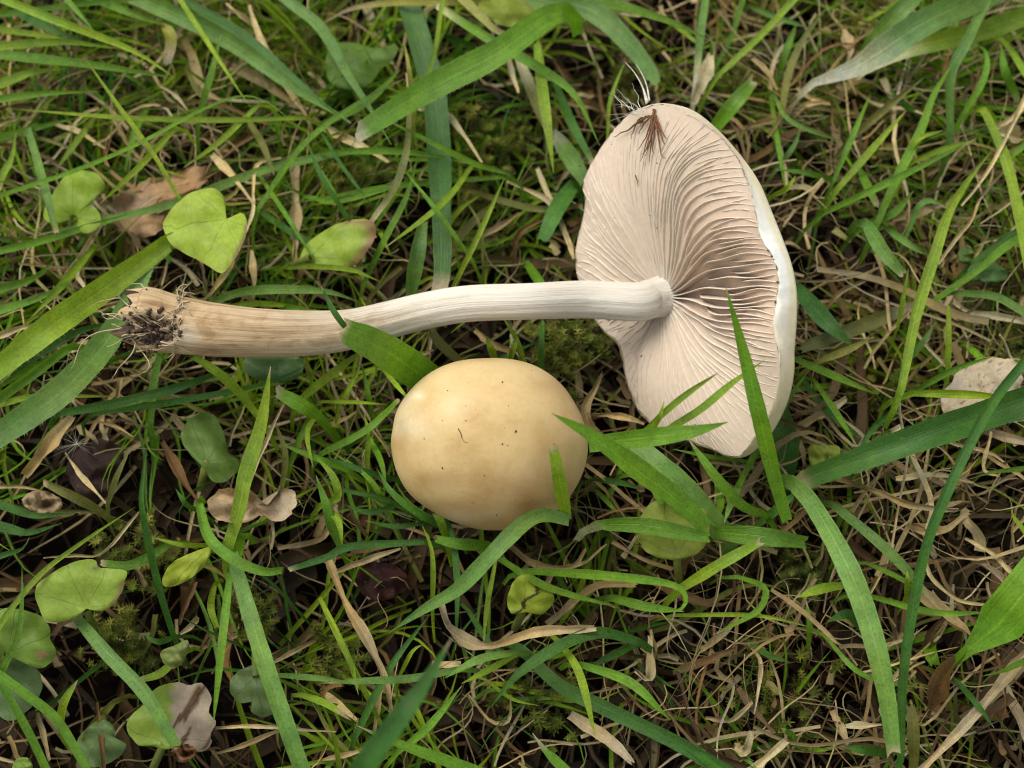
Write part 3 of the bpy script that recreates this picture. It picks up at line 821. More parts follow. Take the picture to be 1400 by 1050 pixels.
def traced(name, what, category, group, lay, col, w, pts, label=None, z=None, over=False, tip='point', dry=0., pale=0., fold=None, roll=None, mat=None, twist=None, arch=.25, root=True, wroot=.7, hairy=False):
    if dry == 0 and col in 'LMBDO' and tip != 'both' and random.random() < .45: dry = random.uniform(.02, .09)
    pts = [tuple(map(float, p)) for p in pts]
    def offend(a, b):
        x, y = a
        return x <= 4 or x >= 1396 or y <= 4 or y >= 1046
    full = list(pts)
    ext_root = offend(pts[0], 0); ext_tip = offend(pts[-1], 0)
    if ext_root:
        d = unit(np.array(pts[0]) - np.array(pts[1])); full.insert(0, tuple(np.array(pts[0]) + d * 110))
    if ext_tip:
        d = unit(np.array(pts[-1]) - np.array(pts[-2])); full.append(tuple(np.array(pts[-1]) + d * 90))
    L = np.sum(np.linalg.norm(np.diff(np.array(full), axis=0), axis=1))
    n = int(np.clip(L / 8, 12, 46))
    c2 = catmull(full, n)
    v = np.linspace(0, 1, n)
    if z is None:
        b = (.30, .75, 1.15, 1.7)[lay] + random.uniform(-.08, .08)
        z = (b - .35, b + .1)
    zz = np.interp(v, np.linspace(0, 1, len(z)), z) + (4 * v * (1 - v) * arch if len(z) == 2 else 0)
    zz = np.convolve(np.pad(zz, 2, 'edge'), np.ones(5) / 5, 'valid')
    P3 = np.array([P(x, y, h) for (x, y), h in zip(c2, zz)])
    for i in range(n):
        hd, d = hit_dist(*c2[i])
        if hd is None: continue
        dist = np.linalg.norm(P3[i] - CAM)
        if over and not (over == 'stem' and c2[i][1] > 497) and dist > hd - .0012: P3[i] = CAM + d * (hd - .0012)
        elif over == 'stem' and c2[i][1] > 497 and dist < hd + .003: P3[i] = CAM + d * (hd + .003)
        elif not over and dist < hd + .004: P3[i] = CAM + d * (hd + .004)
    if over:
        for _ in range(6): P3[1:-1] = np.where((np.arange(1, n - 1) % 1 == 0)[:, None], (P3[:-2] + 2 * P3[1:-1] + P3[2:]) / 4, P3[1:-1])
        for i in range(n):
            hd, d = hit_dist(*unproject(P3[i]))
            if hd is not None and not (over == 'stem' and c2[i][1] > 488) and np.linalg.norm(P3[i] - CAM) > hd - .0006: P3[i] = CAM + d * (hd - .0006)
    sc = np.array([mpp(p) for p in P3])
    wp = np.minimum(1, wroot + (1 - wroot) * v / .3)
    if tip == 'point' and not ext_tip: wp = wp * np.clip(1 - np.clip((v - .45) / .55, 0, 1) ** 1.7, .05, 1)
    elif tip == 'cut': wp = wp * np.clip(1 - (.5 if col in 'PTKG' else .35) * np.clip((v - .6) / .4, 0, 1), .05, 1) * (1 + (.10 * np.sin(v * random.uniform(5, 14) + random.uniform(0, 6)) if col in 'PTKG' else 0))
    elif tip == 'both': wp = np.clip(np.sin(np.pi * np.clip(v * .94 + .03, 0, 1)) ** .6, .06, 1)
    w3 = (.44 if col in 'PTKG' else .46 if w < 20 else .5) * w * sc * wp
    if root and not ext_root and not over and tip != 'both':
        t = unit(P3[0] - P3[1])
        e1 = P3[0] + t * .0025 - np.array([0, 0, .0030]); e2 = P3[0] + t * .0035 - np.array([0, 0, .0075])
        P3 = np.vstack([e2, e1, P3]); w3 = np.concatenate([[w3[0] * .6, w3[0] * .8], w3])
    is_straw = col in 'PTKG'
    V, F, C, UV = blade_geo(P3, w3, np.array(GC[col]) * random.uniform(.88, 1.12), fold if fold is not None else (random.uniform(.4, 1.3) if is_straw else random.uniform(.15, .5)),
                            roll if roll is not None else random.uniform(-.35, .35), twist if twist is not None else random.uniform(-1.6, 1.6) if is_straw else random.uniform(-.5, .5), tip, dry, pale,
                            rough_edge=.22 if is_straw else .03, wave=.3 if is_straw else .04, na=7 if is_straw else 5)
    me = make_mesh(name, V, F, C, UV)
    o = link(name, me, mat or (M_STRAW if is_straw else M_GRASS))
    if hairy:
        na = 5; A = V.reshape(-1, na, 3); hv = []
        for i in range(3, len(A) - 1):
            for e, q in ((0, 1), (na - 1, na - 2)):
                for _ in range(2):
                    f = random.random(); p = A[i, e] * (1 - f) + A[i + 1 if i + 1 < len(A) else i, e] * f
                    d = unit(A[i, e] - A[i, q]) + unit(A[i, e] - A[i - 1, e]) * random.uniform(.2, 1.0)
                    t = unit(A[i, e] - A[i - 1, e]) * .00002
                    hv += [p - t, p + t, p + unit(d) * random.uniform(.0003, .0007)]
        hv = np.array(hv)
        ho = link('edge_hair', make_mesh('edge_hair', hv, np.arange(len(hv)).reshape(-1, 3)), M_FHAIR, o); ho['kind'] = 'stuff'
    tag(o, label, category, group)
    if not label: describe(o, pts, w, col, what)
    return o
def g(lay, col, w, pts, label=None, **k):
    return traced('grass_blade', 'grass blade', 'grass blade', 'grass blades of the lawn', lay, col, w, pts, label, **k)
def s(lay, col, w, pts, label=None, **k):
    k.setdefault('tip', 'cut'); k.setdefault('root', False); k.setdefault('arch', .1)
    return traced('dry_grass_blade', 'dry grass strip', 'dry grass', 'dry grass strips in the thatch', lay, col, w, pts, label, **k)

# --- upper left
g(3,'L',15,[(10,0),(85,30),(180,68),(240,107)])
g(2,'M',14,[(0,75),(120,88),(205,101),(240,107)])
g(2,'L',13,[(0,63),(86,57),(165,67)])
g(2,'M',11,[(0,135),(68,127),(137,125)])
g(1,'L',10,[(0,40),(69,50),(120,62)])
g(1,'L',15,[(0,115),(45,99),(93,93)])
g(2,'L',9,[(420,161),(308,164),(171,161),(17,149)])
g(3,'M',7,[(0,267),(103,233),(192,195),(274,151),(326,132),(363,139),(411,175)], z=(.9,1.6,2.0,1.4))
g(3,'L',7.5,[(245,271),(206,206),(154,134),(113,75)])
g(1,'M',9,[(92,0),(118,30),(137,55)])
g(2,'L',8.5,[(247,0),(291,69),(326,123),(343,147)])
g(1,'B',26,[(205,3),(308,51),(394,113),(480,168)], 'broad soft blue-green blade slanting down from the top edge, left of centre', fold=.3)
g(2,'D',14,[(252,0),(342,55),(430,132),(480,172)])
g(2,'M',10,[(271,161),(288,103),(302,48)])
g(2,'L',9,[(353,144),(302,192),(250,230)], dry=.12)
g(3,'L',10,[(240,175),(192,226),(134,281)], dry=.1)
g(2,'B',13,[(38,175),(55,233),(77,319)], tip='cut', dry=.06)
g(2,'M',9,[(353,285),(411,202),(480,147),(552,108)])
g(1,'B',14,[(480,206),(360,233),(240,278),(137,302),(40,324)])
g(2,'D',8,[(477,298),(442,247),(418,189)])
g(2,'B',17,[(394,0),(439,38),(474,98),(508,151),(535,198)])
g(1,'M',11,[(0,343),(69,326),(137,305),(233,280)])
g(2,'Y',18,[(225,34),(233,48),(232,66),(228,86)], 'short bent leaf tip with withered tan end above the heart-shaped leaf', dry=.45, tip='cut')
g(1,'M',16,[(140,0),(190,22),(232,36)])
g(1,'D',13,[(15,12),(60,35),(110,55)])
g(0,'M',12,[(0,188),(60,172),(110,160)])
g(0,'L',9,[(130,160),(100,200),(75,235)])
g(1,'M',8,[(0,20),(90,8),(160,0)])
g(0,'L',13,[(0,245),(16,215),(22,180)])
g(0,'D',11,[(350,285),(420,330),(480,350)])
g(1,'M',8,[(418,268),(450,275),(480,272),(560,250)])
g(1,'M',7,[(355,240),(395,300),(432,360)])
g(1,'O',10,[(340,165),(360,200),(375,240)])
g(0,'M',9,[(210,130),(185,180),(170,235)])
g(0,'O',11,[(255,90),(275,128),(320,160)])
s(1,'P',12,[(418,154),(394,113),(365,70),(350,38),(339,7)], 'pale dried shoot with split white tip near the top edge', root=True)
s(1,'P',9,[(350,38),(330,22),(310,5)])
s(1,'P',12,[(291,212),(320,245),(346,278)])
s(1,'P',5,[(384,216),(352,226),(347,260),(346,290),(330,330),(318,356)], 'thin straw hooked over beside the heart-shaped leaf')
s(1,'P',6,[(219,118),(240,130),(257,151)])
s(0,'P',8,[(75,171),(110,182),(144,202)])
s(0,'T',17,[(404,222),(404,290),(400,360)])
s(0,'T',14,[(300,85),(360,112),(420,150)])
s(0,'P',12,[(428,160),(452,178),(480,192),(530,222)])
s(0,'P',7,[(0,170),(22,162),(44,160)])
s(0,'P',8,[(160,308),(200,295),(235,282)])
# --- top centre
g(2,'M',37,[(772,15),(742,27),(680,72),(594,117),(490,182)], 'broad deep-green blade slanting across the top, torn white lower end', tip='cut', dry=.04, fold=.22, roll=.1, twist=.1, arch=.35, z=(1.5,2.1,1.9,1.6), hairy=True)
g(1,'D',33,[(557,0),(577,69),(594,137),(601,240),(605,360),(600,400)], 'broad dark upright blade running down from the top edge to the stem', fold=.2, roll=-.1, tip='cut', twist=.1)
g(3,'Y',7,[(563,137),(560,103),(553,58)])
g(2,'O',11,[(508,302),(539,257),(556,206),(560,144)], tip='cut', pale=.3)
g(2,'M',9,[(694,237),(646,223),(584,192),(522,161)], dry=.08)
g(1,'M',10,[(440,209),(526,206),(594,213),(640,224)])
g(1,'M',9,[(687,242),(543,254),(440,271),(395,278)])
g(2,'L',9.5,[(620,390),(635,360),(663,302),(690,243)])
g(2,'L',10,[(646,226),(605,278),(526,339)], dry=.1)
g(2,'M',8,[(646,357),(594,285),(553,233)])
g(2,'M',15,[(594,5),(666,51),(738,93),(786,130),(820,199)], pale=.2)
g(2,'Y',14,[(635,0),(660,24),(687,45),(742,46)], dry=.3)
g(2,'L',17,[(735,58),(745,144),(757,237)])
g(1,'D',13,[(759,113),(783,171),(810,223)], tip='cut')
g(0,'O',17,[(707,75),(738,154),(750,180)], tip='cut', pale=.5)
g(0,'B',24,[(759,185),(780,215),(800,250)], tip='cut', pale=.4)
g(1,'B',30,[(742,0),(810,14),(862,62),(889,99),(893,115)], 'broad blue-green blade arching down to the top of the gilled cap', tip='cut', fold=.25)
g(1,'M',14,[(820,0),(870,14),(920,31),(980,60)])
g(1,'L',6,[(831,182),(834,137),(855,82)])
g(0,'O',10,[(629,257),(731,285),(797,281)], tip='cut', roll=.1)
g(1,'B',22,[(562,398),(568,360),(577,302)], 'glossy pale blade poking up just above the stem', tip='cut', fold=.5)
g(1,'O',6,[(660,357),(656,309),(635,271)], dry=.1)
g(1,'Y',13,[(594,2),(540,3),(480,12),(440,33)], 'pale yellowing blade with frayed tip at the top edge', dry=.35)
g(1,'D',25,[(783,254),(760,290),(742,330)], tip='cut')
g(1,'M',9,[(474,298),(455,262),(440,233)])
g(1,'D',6,[(440,182),(470,230),(512,285)])
g(1,'L',8,[(615,322),(612,310),(630,285),(655,268)])
g(0,'O',13,[(608,355),(640,310),(675,280)], tip='cut')
g(1,'M',10,[(497,390),(525,330),(555,270),(572,210)])
g(2,'L',7,[(570,140),(592,80),(605,0)])
g(1,'M',12,[(440,170),(500,140),(548,95)])
g(0,'M',15,[(720,360),(742,395),(748,420)], tip='cut')
s(1,'P',8,[(604,147),(639,192),(659,223)])
s(1,'P',7.5,[(694,247),(749,274),(770,310),(786,350)])
s(1,'P',8,[(735,230),(752,270),(769,308),(787,362)])
s(1,'P',9,[(558,100),(566,140),(582,148),(592,140)])
s(1,'P',9,[(690,60),(700,105),(708,128)], dry=.1)
s(0,'T',8,[(645,330),(680,312),(710,290)])
s(0,'K',8,[(700,360),(708,320),(745,300)])
s(0,'T',9,[(760,260),(778,232),(800,215)])
# --- top right
g(2,'B',36,[(1112,113),(1167,93),(1205,69),(1263,31),(1331,0)], 'broad pale-green blade with whitish base pointing into the top right corner', pale=.45, wroot=.3, fold=.25, roll=.1)
g(1,'L',27,[(1180,96),(1246,65),(1331,45),(1400,21)], 'second broad light blade with straw base under the top right one', pale=.35, wroot=.45)
g(1,'B',24,[(1191,58),(1218,27),(1246,0)])
g(2,'B',15,[(1299,185),(1300,103),(1321,58),(1348,0)])
g(1,'M',9,[(1304,79),(1307,21),(1310,0)])
g(1,'L',10,[(1369,51),(1385,72),(1400,96)])
g(2,'M',14,[(1201,302),(1228,240),(1259,178),(1277,130),(1307,79)])
g(2,'M',11,[(1126,291),(1205,254),(1263,226),(1335,189)])
g(1,'M',12,[(1187,305),(1222,291),(1249,261)])
g(2,'B',20,[(1184,305),(1208,343),(1237,376)], dry=.07, tip='cut')
g(3,'L',18,[(1232,529),(1253,426),(1280,340),(1297,291),(1321,250),(1359,202)], 'long light-green blade rising between gilled cap and right edge', fold=.4)
g(2,'L',16,[(1345,151),(1373,213),(1393,291),(1402,340)], tip='point')
g(2,'L',11,[(982,103),(1040,48),(1085,0)])
g(1,'O',12,[(1067,165),(1078,103),(1098,55),(1133,7)])
g(1,'B',12,[(951,120),(958,51),(965,0)], pale=.3)
g(1,'M',22,[(975,178),(1002,144),(1030,110)], tip='cut', dry=.08)
g(0,'B',10,[(1023,7),(1060,22),(1105,38)])
g(1,'B',8,[(1057,127),(1081,165),(1153,195)])
g(1,'M',9,[(1139,247),(1167,182),(1191,127)])
g(1,'L',11,[(1146,257),(1194,202),(1239,151)])
g(1,'O',12,[(1160,192),(1211,147),(1263,106)])
g(2,'L',9,[(1240,225),(1253,192),(1290,178)], dry=.08)
g(2,'B',10,[(1247,305),(1258,280),(1275,275),(1294,285)], dry=.15)
g(1,'M',11,[(1311,168),(1345,108),(1348,72),(1330,58)])
g(1,'D',9,[(1259,158),(1229,137),(1215,117)])
g(1,'L',8,[(1057,267),(1075,258),(1088,240)])
g(0,'M',8,[(1053,120),(1060,170),(1068,220),(1075,268)])
g(1,'M',12,[(1175,232),(1190,262),(1200,282)], dry=.2, tip='cut')
g(1,'L',9,[(1250,220),(1290,205),(1335,192)])
g(0,'M',8,[(980,90),(1000,50),(1015,0)])
g(0,'L',7,[(920,33),(945,52),(960,65)])
g(1,'B',11,[(1210,310),(1245,335),(1270,350)])
g(1,'M',10,[(1400,200),(1380,215),(1340,225)])
g(1,'D',12,[(1330,360),(1370,330),(1400,312)])
g(0,'M',12,[(1062,110),(1075,70),(1090,30)])
g(0,'B',8,[(1055,240),(1085,200),(1095,172)])
g(1,'M',13,[(1390,130),(1376,100),(1368,60)], pale=.2)
g(0,'M',9,[(1150,248),(1100,236),(1060,232)])
s(2,'P',6,[(1400,137),(1362,213),(1335,255),(1314,281)])
s(2,'P',5.5,[(1373,233),(1340,270),(1328,300),(1305,330),(1283,362)])
s(1,'P',18,[(948,140),(965,100),(972,75)], 'pale tan dry sheath standing just above the gilled cap')
s(1,'P',13,[(1410,130),(1385,160),(1360,175)])
s(1,'P',16,[(1395,188),(1372,182),(1355,178)])
s(0,'T',9,[(990,180),(1030,172),(1060,165),(1085,150)])
s(0,'P',8,[(1085,160),(1100,145),(1125,140)])
s(0,'T',7,[(1020,70),(1045,95),(1062,125)])
s(0,'P',9,[(1062,190),(1070,220),(1076,260)])
s(0,'T',9,[(1170,70),(1160,100),(1172,130)])
s(0,'P',8,[(1090,120),(1110,135),(1135,142)])
s(0,'T',14,[(1220,300),(1255,290),(1290,280)])
s(0,'G',14,[(1155,40),(1160,70),(1158,85)])
# --- left middle
g(2,'L',35,[(232,328),(206,348),(137,398),(69,446),(0,501)], 'broad bright blade running to the left edge beside the stem base', fold=.35, roll=-.2, z=(1.2,1.7,1.7), tip='cut', hairy=True)
g(2,'B',38,[(206,352),(187,395),(151,460),(86,532),(0,594)], 'broad finely ribbed blade bending down to the left edge below the first', fold=.25, roll=.15, wroot=.45, z=(1.2,1.3,1.6,1.7), tip='cut', hairy=True)
g(2,'L',15,[(350,566),(322,532),(285,501),(240,477)], over=False, z=(.8,1.5,1.8))
g(3,'L',22,[(312,745),(326,700),(336,649),(357,580),(370,501)], 'bright upright blade with pale tip standing below the stem', dry=.06, z=(.8,1.6,2.2))
g(1,'M',20,[(439,573),(411,553),(377,535)], tip='cut', dry=.1)
g(1,'D',15,[(79,565),(171,549),(257,525),(329,494)])
g(1,'D',10,[(127,566),(240,549),(360,525),(420,500)])
g(2,'M',8,[(192,477),(120,505),(55,522)])
g(0,'M',12,[(206,580),(209,532),(219,480)], tip='cut')
g(2,'D',12,[(237,868),(219,810),(202,741),(193,690),(195,650),(202,607)], z=(.5,1.1,1.6,1.5))
g(1,'L',12,[(127,340),(86,388),(41,436)])
g(1,'M',16,[(96,474),(34,518),(0,542)])
g(1,'L',9,[(0,553),(51,542),(171,542)])
g(1,'B',14,[(291,412),(343,397),(439,398),(490,412)], 'pale arched blade just above the browned part of the stem', arch=.4)
g(1,'L',9,[(387,366),(430,364),(480,369),(520,385)])
g(3,'D',10,[(486,460),(470,445),(456,426),(439,391)], 'narrow dark blade crossing over the stem', over=True, z=(2.6,2.8))
g(3,'M',48,[(612,540),(575,512),(520,475),(470,452)], 'wide flat blade with cut end lying across the stem', over='stem', tip='cut', fold=.12, roll=.05, twist=0, wroot=.85, z=(.8,1.2,2.6,2.9))
g(1,'M',10,[(480,645),(430,625),(384,607)])
g(1,'L',13,[(411,546),(445,518),(480,491),(505,475)])
g(1,'O',9,[(147,690),(160,650),(178,614)])
g(0,'O',16,[(134,697),(98,676),(62,659)], tip='cut', fold=.6, dry=.06)
g(1,'M',13,[(0,425),(60,405),(110,375)])
g(0,'M',14,[(0,395),(45,380),(80,352)])
g(0,'D',12,[(20,510),(60,480),(115,450),(175,440)])
g(1,'M',11,[(392,420),(440,430),(480,428)])
g(0,'L',10,[(310,420),(350,414),(420,420)])
g(0,'D',13,[(0,690),(50,705),(110,700)])
g(0,'M',9,[(395,640),(410,600),(425,560)])
g(0,'O',10,[(385,670),(390,620),(375,575)])
g(1,'L',8,[(440,560),(420,590),(428,640)])
g(1,'M',14,[(466,748),(452,715),(446,690),(432,650)])
g(1,'D',8,[(275,700),(255,690),(240,668)])
s(1,'P',9,[(0,457),(30,447),(55,443)])
s(1,'P',9,[(326,343),(312,368),(294,392),(278,410)])
s(0,'P',8,[(346,340),(347,380),(346,409)])
s(0,'T',20,[(34,649),(62,615),(100,570)])
s(1,'T',5,[(134,577),(160,583),(182,597)])
s(0,'T',7,[(0,665),(30,665),(62,672)])
s(1,'P',6,[(330,690),(360,610),(392,540)])
s(0,'P',6,[(90,618),(112,650),(145,690)])
s(0,'T',9,[(165,520),(160,560),(185,580)])
s(0,'K',12,[(222,605),(250,655),(275,690)])
# --- round the yellow cap
g(1,'O',15,[(632,496),(610,478),(594,460),(580,426)], dry=.25)
g(1,'L',8,[(718,496),(704,460),(687,433)])
g(1,'L',9,[(697,494),(702,478),(708,461)])
g(1,'L',11,[(677,494),(672,478),(665,460)])
g(0,'D',9,[(738,515),(740,480),(742,440)], tip='cut')
g(1,'M',11,[(440,620),(502,587),(546,546)], tip='cut')
g(1,'L',6,[(440,549),(485,550),(529,553)])
g(1,'M',8,[(509,573),(505,546),(495,498)])
g(1,'L',7,[(464,556),(478,530),(491,501)])
g(1,'L',8,[(502,642),(503,594),(498,565)])
g(1,'D',10,[(540,655),(502,645),(447,625)])
g(2,'L',7.5,[(520,500),(545,530),(562,550)])
g(1,'M',10,[(505,600),(520,630),(528,665)])
g(1,'D',9,[(560,700),(520,680),(465,668),(440,650)])
g(1,'D',12,[(610,722),(570,700),(535,672),(515,640)])
g(1,'D',9,[(545,690),(505,700),(470,690)])
g(0,'D',8,[(580,715),(540,720),(500,712)])
g(1,'M',8,[(533,700),(510,660),(470,625)])
g(1,'L',12,[(609,735),(602,712),(590,693)], dry=.25, tip='cut')
g(1,'L',12,[(440,690),(462,680),(455,650),(432,625)])
g(3,'M',32,[(965,722),(920,679),(869,642),(810,597),(754,565)], 'broad blade pointing onto the right side of the yellow cap', over=True, z=(1.2,1.8,2.6,3.2), fold=.35, roll=.3)
g(3,'M',26,[(805,607),(880,598),(950,590),(995,577)], 'broad level blade pointing right in front of the gilled cap', over=True, z=(1.6,2.6,3.0), wroot=.9, fold=.3)
g(3,'L',20,[(775,708),(773,695),(766,659),(757,612)], 'short blade with broken white tip standing against the yellow cap', over=True, z=(1.4,2.3,2.6), dry=.05, tip='cut', fold=.3)
g(2,'B',23,[(778,712),(738,703),(707,724),(663,769),(625,808),(590,826),(530,866)], 'arching blue-green blade below the yellow cap curving down to the left', over=True, z=(1.6,1.9,1.6,1.1))
g(1,'B',46,[(985,725),(930,672),(872,612)], 'wide pale blade under the level blade right of the yellow cap', tip='cut', fold=.15)
g(1,'M',13,[(862,648),(890,660),(905,690)], tip='cut')
g(0,'D',9,[(812,655),(850,660),(880,670)])
g(0,'M',8,[(815,670),(835,690),(848,705)])
s(0,'T',12,[(650,450),(675,470),(705,482)], dry=.01)
s(0,'T',13,[(815,595),(800,560),(822,510)])
s(0,'T',9,[(810,565),(845,568),(880,580)])
s(0,'P',7,[(583,505),(585,480),(590,466)])
s(0,'P',7,[(550,480),(572,484),(592,478)])
# --- in front of and beside the gilled cap
g(3,'M',22,[(1075,712),(1057,649),(1037,563),(1016,477),(992,391)], 'tall tapering blade crossing in front of the gills', over=True, z=(1.2,3.0,4.0), fold=.35)
g(3,'L',12,[(895,603),(920,582),(954,563),(999,525),(1047,491)], 'thin bright blade lying across the lower gills, the longer of two', over=True, z=(2.0,3.0))
g(3,'L',10,[(880,590),(920,553),(950,530),(985,508)], 'thin bright blade lying across the lower gills, the shorter of two', over=True, z=(2.0,3.0), dry=.12)
g(2,'L',7,[(890,592),(902,570),(908,548)], over=True, z=(2.0,2.6))
g(2,'D',40,[(1400,549),(1297,587),(1211,618),(1135,645),(1092,662)], 'long stout dark blade with deep groove, right of the gilled cap', fold=.75, roll=.1, twist=.1, z=(1.5,1.3,.8), tip='cut', wroot=.8, hairy=True)
g(3,'D',16,[(1232,1036),(1235,930),(1249,827),(1266,748),(1287,690),(1325,607),(1359,546),(1400,494)], 'long narrow glossy blade sweeping from the right edge to the bottom', z=(1.0,1.5,1.9,2.0,1.9), fold=.5)
g(2,'B',30,[(1085,660),(1112,690),(1160,776),(1191,861),(1211,947),(1222,1033)], 'broad ribbed blade curving down to the bottom edge, right half', tip='cut', fold=.25, z=(1.0,1.6,1.7,1.5), dry=.03)
g(2,'M',12,[(1016,652),(1040,607),(1078,546),(1105,508)])
g(1,'M',12,[(1088,491),(1143,515),(1198,539)])
g(1,'M',9,[(1112,518),(1143,563),(1174,614)], dry=.1)
g(0,'D',34,[(1072,655),(1072,610),(1068,560)], tip='cut')
g(1,'M',12,[(1280,409),(1331,374),(1372,340),(1400,322)])
g(1,'B',12,[(1300,400),(1359,405),(1400,426)])
g(1,'L',9,[(1295,518),(1297,470),(1297,419)], tip='cut')
g(2,'M',10,[(1249,535),(1304,505),(1359,487)])
g(2,'L',14,[(1249,537),(1331,539),(1393,548)])
g(1,'L',7,[(1228,443),(1236,400),(1242,367)])
g(0,'O',20,[(1246,419),(1177,446),(1095,477)], tip='cut', pale=.3)
g(1,'Y',11,[(1119,494),(1160,478),(1194,460)])
g(1,'D',24,[(1091,395),(1126,436),(1167,474)])
g(2,'M',18,[(1045,703),(1015,690),(982,655),(941,600)])
g(1,'M',7,[(1023,631),(970,624),(920,614)])
g(1,'M',12,[(1215,590),(1180,620),(1150,650)], tip='point')
g(1,'D',9,[(1225,560),(1190,590),(1165,640)])
g(0,'D',11,[(1090,510),(1130,560),(1180,600)])
g(1,'B',10,[(1235,500),(1260,470),(1280,440)])
g(0,'M',11,[(1320,470),(1340,490),(1362,515)])
g(1,'M',10,[(1400,640),(1360,645),(1325,655)])
g(1,'B',13,[(1015,655),(1000,690),(990,715)])
g(1,'D',14,[(1040,715),(1070,690),(1090,672)])
g(0,'M',12,[(980,655),(985,690),(975,720)])
s(0,'P',14,[(1085,592),(1115,570),(1157,546)])
s(0,'P',10,[(1290,402),(1320,425),(1360,432),(1405,440)])
s(1,'T',13,[(1145,655),(1200,672),(1255,690),(1310,695)])
s(0,'P',9,[(1225,655),(1280,650),(1330,660)])
s(1,'P',7,[(1355,590),(1345,640),(1365,650)])
s(0,'G',13,[(1340,588),(1375,598),(1405,604)])
s(0,'T',10,[(1120,440),(1150,400),(1190,380)])
s(0,'K',9,[(1100,380),(1140,365),(1170,350)])
s(0,'P',8,[(1098,640),(1097,618),(1096,602)], 'small pale oval husk standing below the gilled cap', tip='both')
s(0,'P',14,[(1198,600),(1225,590),(1234,582)])
# --- lower left
g(2,'L',9,[(0,855),(14,834),(58,783),(113,741),(185,693)])
g(2,'B',20,[(106,844),(147,892),(199,947),(242,1021)], 'blue-green blade with brown fleck crossing over the half-withered leaf', tip='cut')
g(2,'M',13,[(315,779),(302,896),(291,995)])
g(2,'B',24,[(318,760),(350,868),(377,951),(411,1050)], 'long blue-green blade slanting down to the bottom edge, left half', fold=.35)
g(2,'M',17,[(272,690),(285,735),(319,765),(360,781),(385,779)], tip='cut')
g(1,'D',12,[(580,741),(480,747),(446,762),(394,779)], tip='cut', dry=.05)
g(1,'L',10,[(442,827),(460,865),(480,909),(490,950)])
g(1,'B',9,[(380,923),(430,927),(480,933)])
g(2,'M',14,[(117,1047),(79,985),(40,952),(0,923)])
g(1,'L',14,[(82,992),(88,960),(106,930)], dry=.12)
g(2,'M',11,[(3,916),(24,870),(30,820),(30,775)])
g(2,'M',12,[(62,1050),(41,1005),(3,937)])
g(1,'L',8,[(288,745),(250,745),(209,735)])
g(1,'D',9,[(240,870),(219,877),(203,872),(198,862)])
g(0,'M',15,[(230,745),(180,772),(140,770)], tip='cut')
g(1,'L',12,[(245,895),(220,920),(190,930)], dry=.1, tip='cut')
g(1,'M',18,[(330,735),(322,760),(312,790)], tip='cut')
g(1,'D',12,[(0,760),(30,750),(40,735)])
g(1,'L',10,[(440,690),(462,712),(468,748)])
g(0,'L',11,[(293,800),(288,830),(296,858)], tip='cut')
g(0,'O',12,[(155,960),(120,1000),(110,1030)])
g(1,'L',12,[(412,950),(445,962),(480,985)], dry=.3)
g(0,'D',16,[(0,720),(40,728),(85,715)])
s(1,'T',14,[(447,762),(474,827),(498,868),(522,920),(536,975)], 'crinkled tan dead blade slanting down left of the bottom centre')
s(0,'K',10,[(267,796),(255,820),(243,855)])
s(0,'P',10,[(270,843),(258,858),(246,866)])
s(0,'T',6,[(440,868),(400,892),(365,912)])
s(1,'P',6,[(295,996),(340,993),(400,996),(460,1000)])
s(0,'T',7,[(380,1000),(330,1020),(290,1030)])
s(0,'P',5,[(190,700),(140,755),(100,758),(60,762)])
s(0,'T',9,[(460,690),(440,735),(380,750)])
s(1,'K',7,[(133,960),(137,1000),(142,1050)])
s(0,'T',8,[(48,970),(60,1010),(68,1040)])
# --- bottom centre
s(1,'G',16,[(599,824),(611,858),(639,879),(673,884),(731,865),(783,861),(814,859)], 'curled straw-coloured dead leaf blade below the yellow cap', tip='cut', wroot=.8, z=(1.0,.8,1.0,1.1))
g(1,'L',8,[(591,834),(591,759),(577,717)])
g(1,'D',10,[(591,693),(615,724),(625,793),(623,889)])
g(2,'L',8,[(677,769),(666,827),(661,882)], dry=.1)
g(2,'B',13,[(630,915),(560,928),(500,931),(440,934)], dry=.1)
g(2,'B',14,[(704,892),(653,903),(608,927)])
g(1,'L',10,[(704,896),(670,915),(630,935)])
g(2,'D',18,[(872,877),(817,865),(762,885),(707,923),(670,968)])
g(2,'L',12,[(766,879),(793,923),(815,1012)])
g(1,'D',20,[(714,889),(766,937),(834,971),(920,1012),(985,1050)], 'long dark blade slanting down to the bottom edge, right of centre')
g(2,'M',16,[(797,909),(862,933),(917,985)])
g(3,'D',32,[(497,1050),(545,985),(580,935),(618,872)], 'dark out-of-focus blade leaning from the bottom edge towards the centre', z=(4.6,5.4,5.8,5.6), tip='point')
g(1,'D',12,[(485,1009),(533,913),(587,841)])
g(1,'L',9,[(522,992),(474,896),(440,827)])
g(1,'M',12,[(543,1029),(587,992),(632,937)])
g(1,'M',18,[(629,1047),(543,1016),(488,992)], dry=.1)
g(1,'M',18,[(769,1050),(745,1025),(728,1002)], dry=.2)
g(1,'M',14,[(721,781),(817,786),(910,797),(936,812),(932,832),(900,838)], 'green blade with hooked end running right below the yellow cap')
g(1,'M',11,[(680,762),(749,803),(848,831)])
g(1,'M',16,[(838,817),(880,828),(935,836)])
g(1,'M',17,[(666,745),(630,744),(596,737)], tip='cut')
g(2,'M',22,[(820,717),(880,718),(970,735)], pale=.12, tip='cut')
g(1,'M',26,[(982,728),(1040,733),(1100,741)], tip='cut')
g(0,'D',12,[(872,880),(840,895),(800,915)])
g(0,'L',6,[(665,930),(700,955),(738,965)])
g(1,'L',7,[(548,920),(565,890),(582,880)])
g(0,'D',9,[(640,835),(670,880),(700,895)])
s(0,'G',18,[(779,978),(830,1010),(865,1043)])
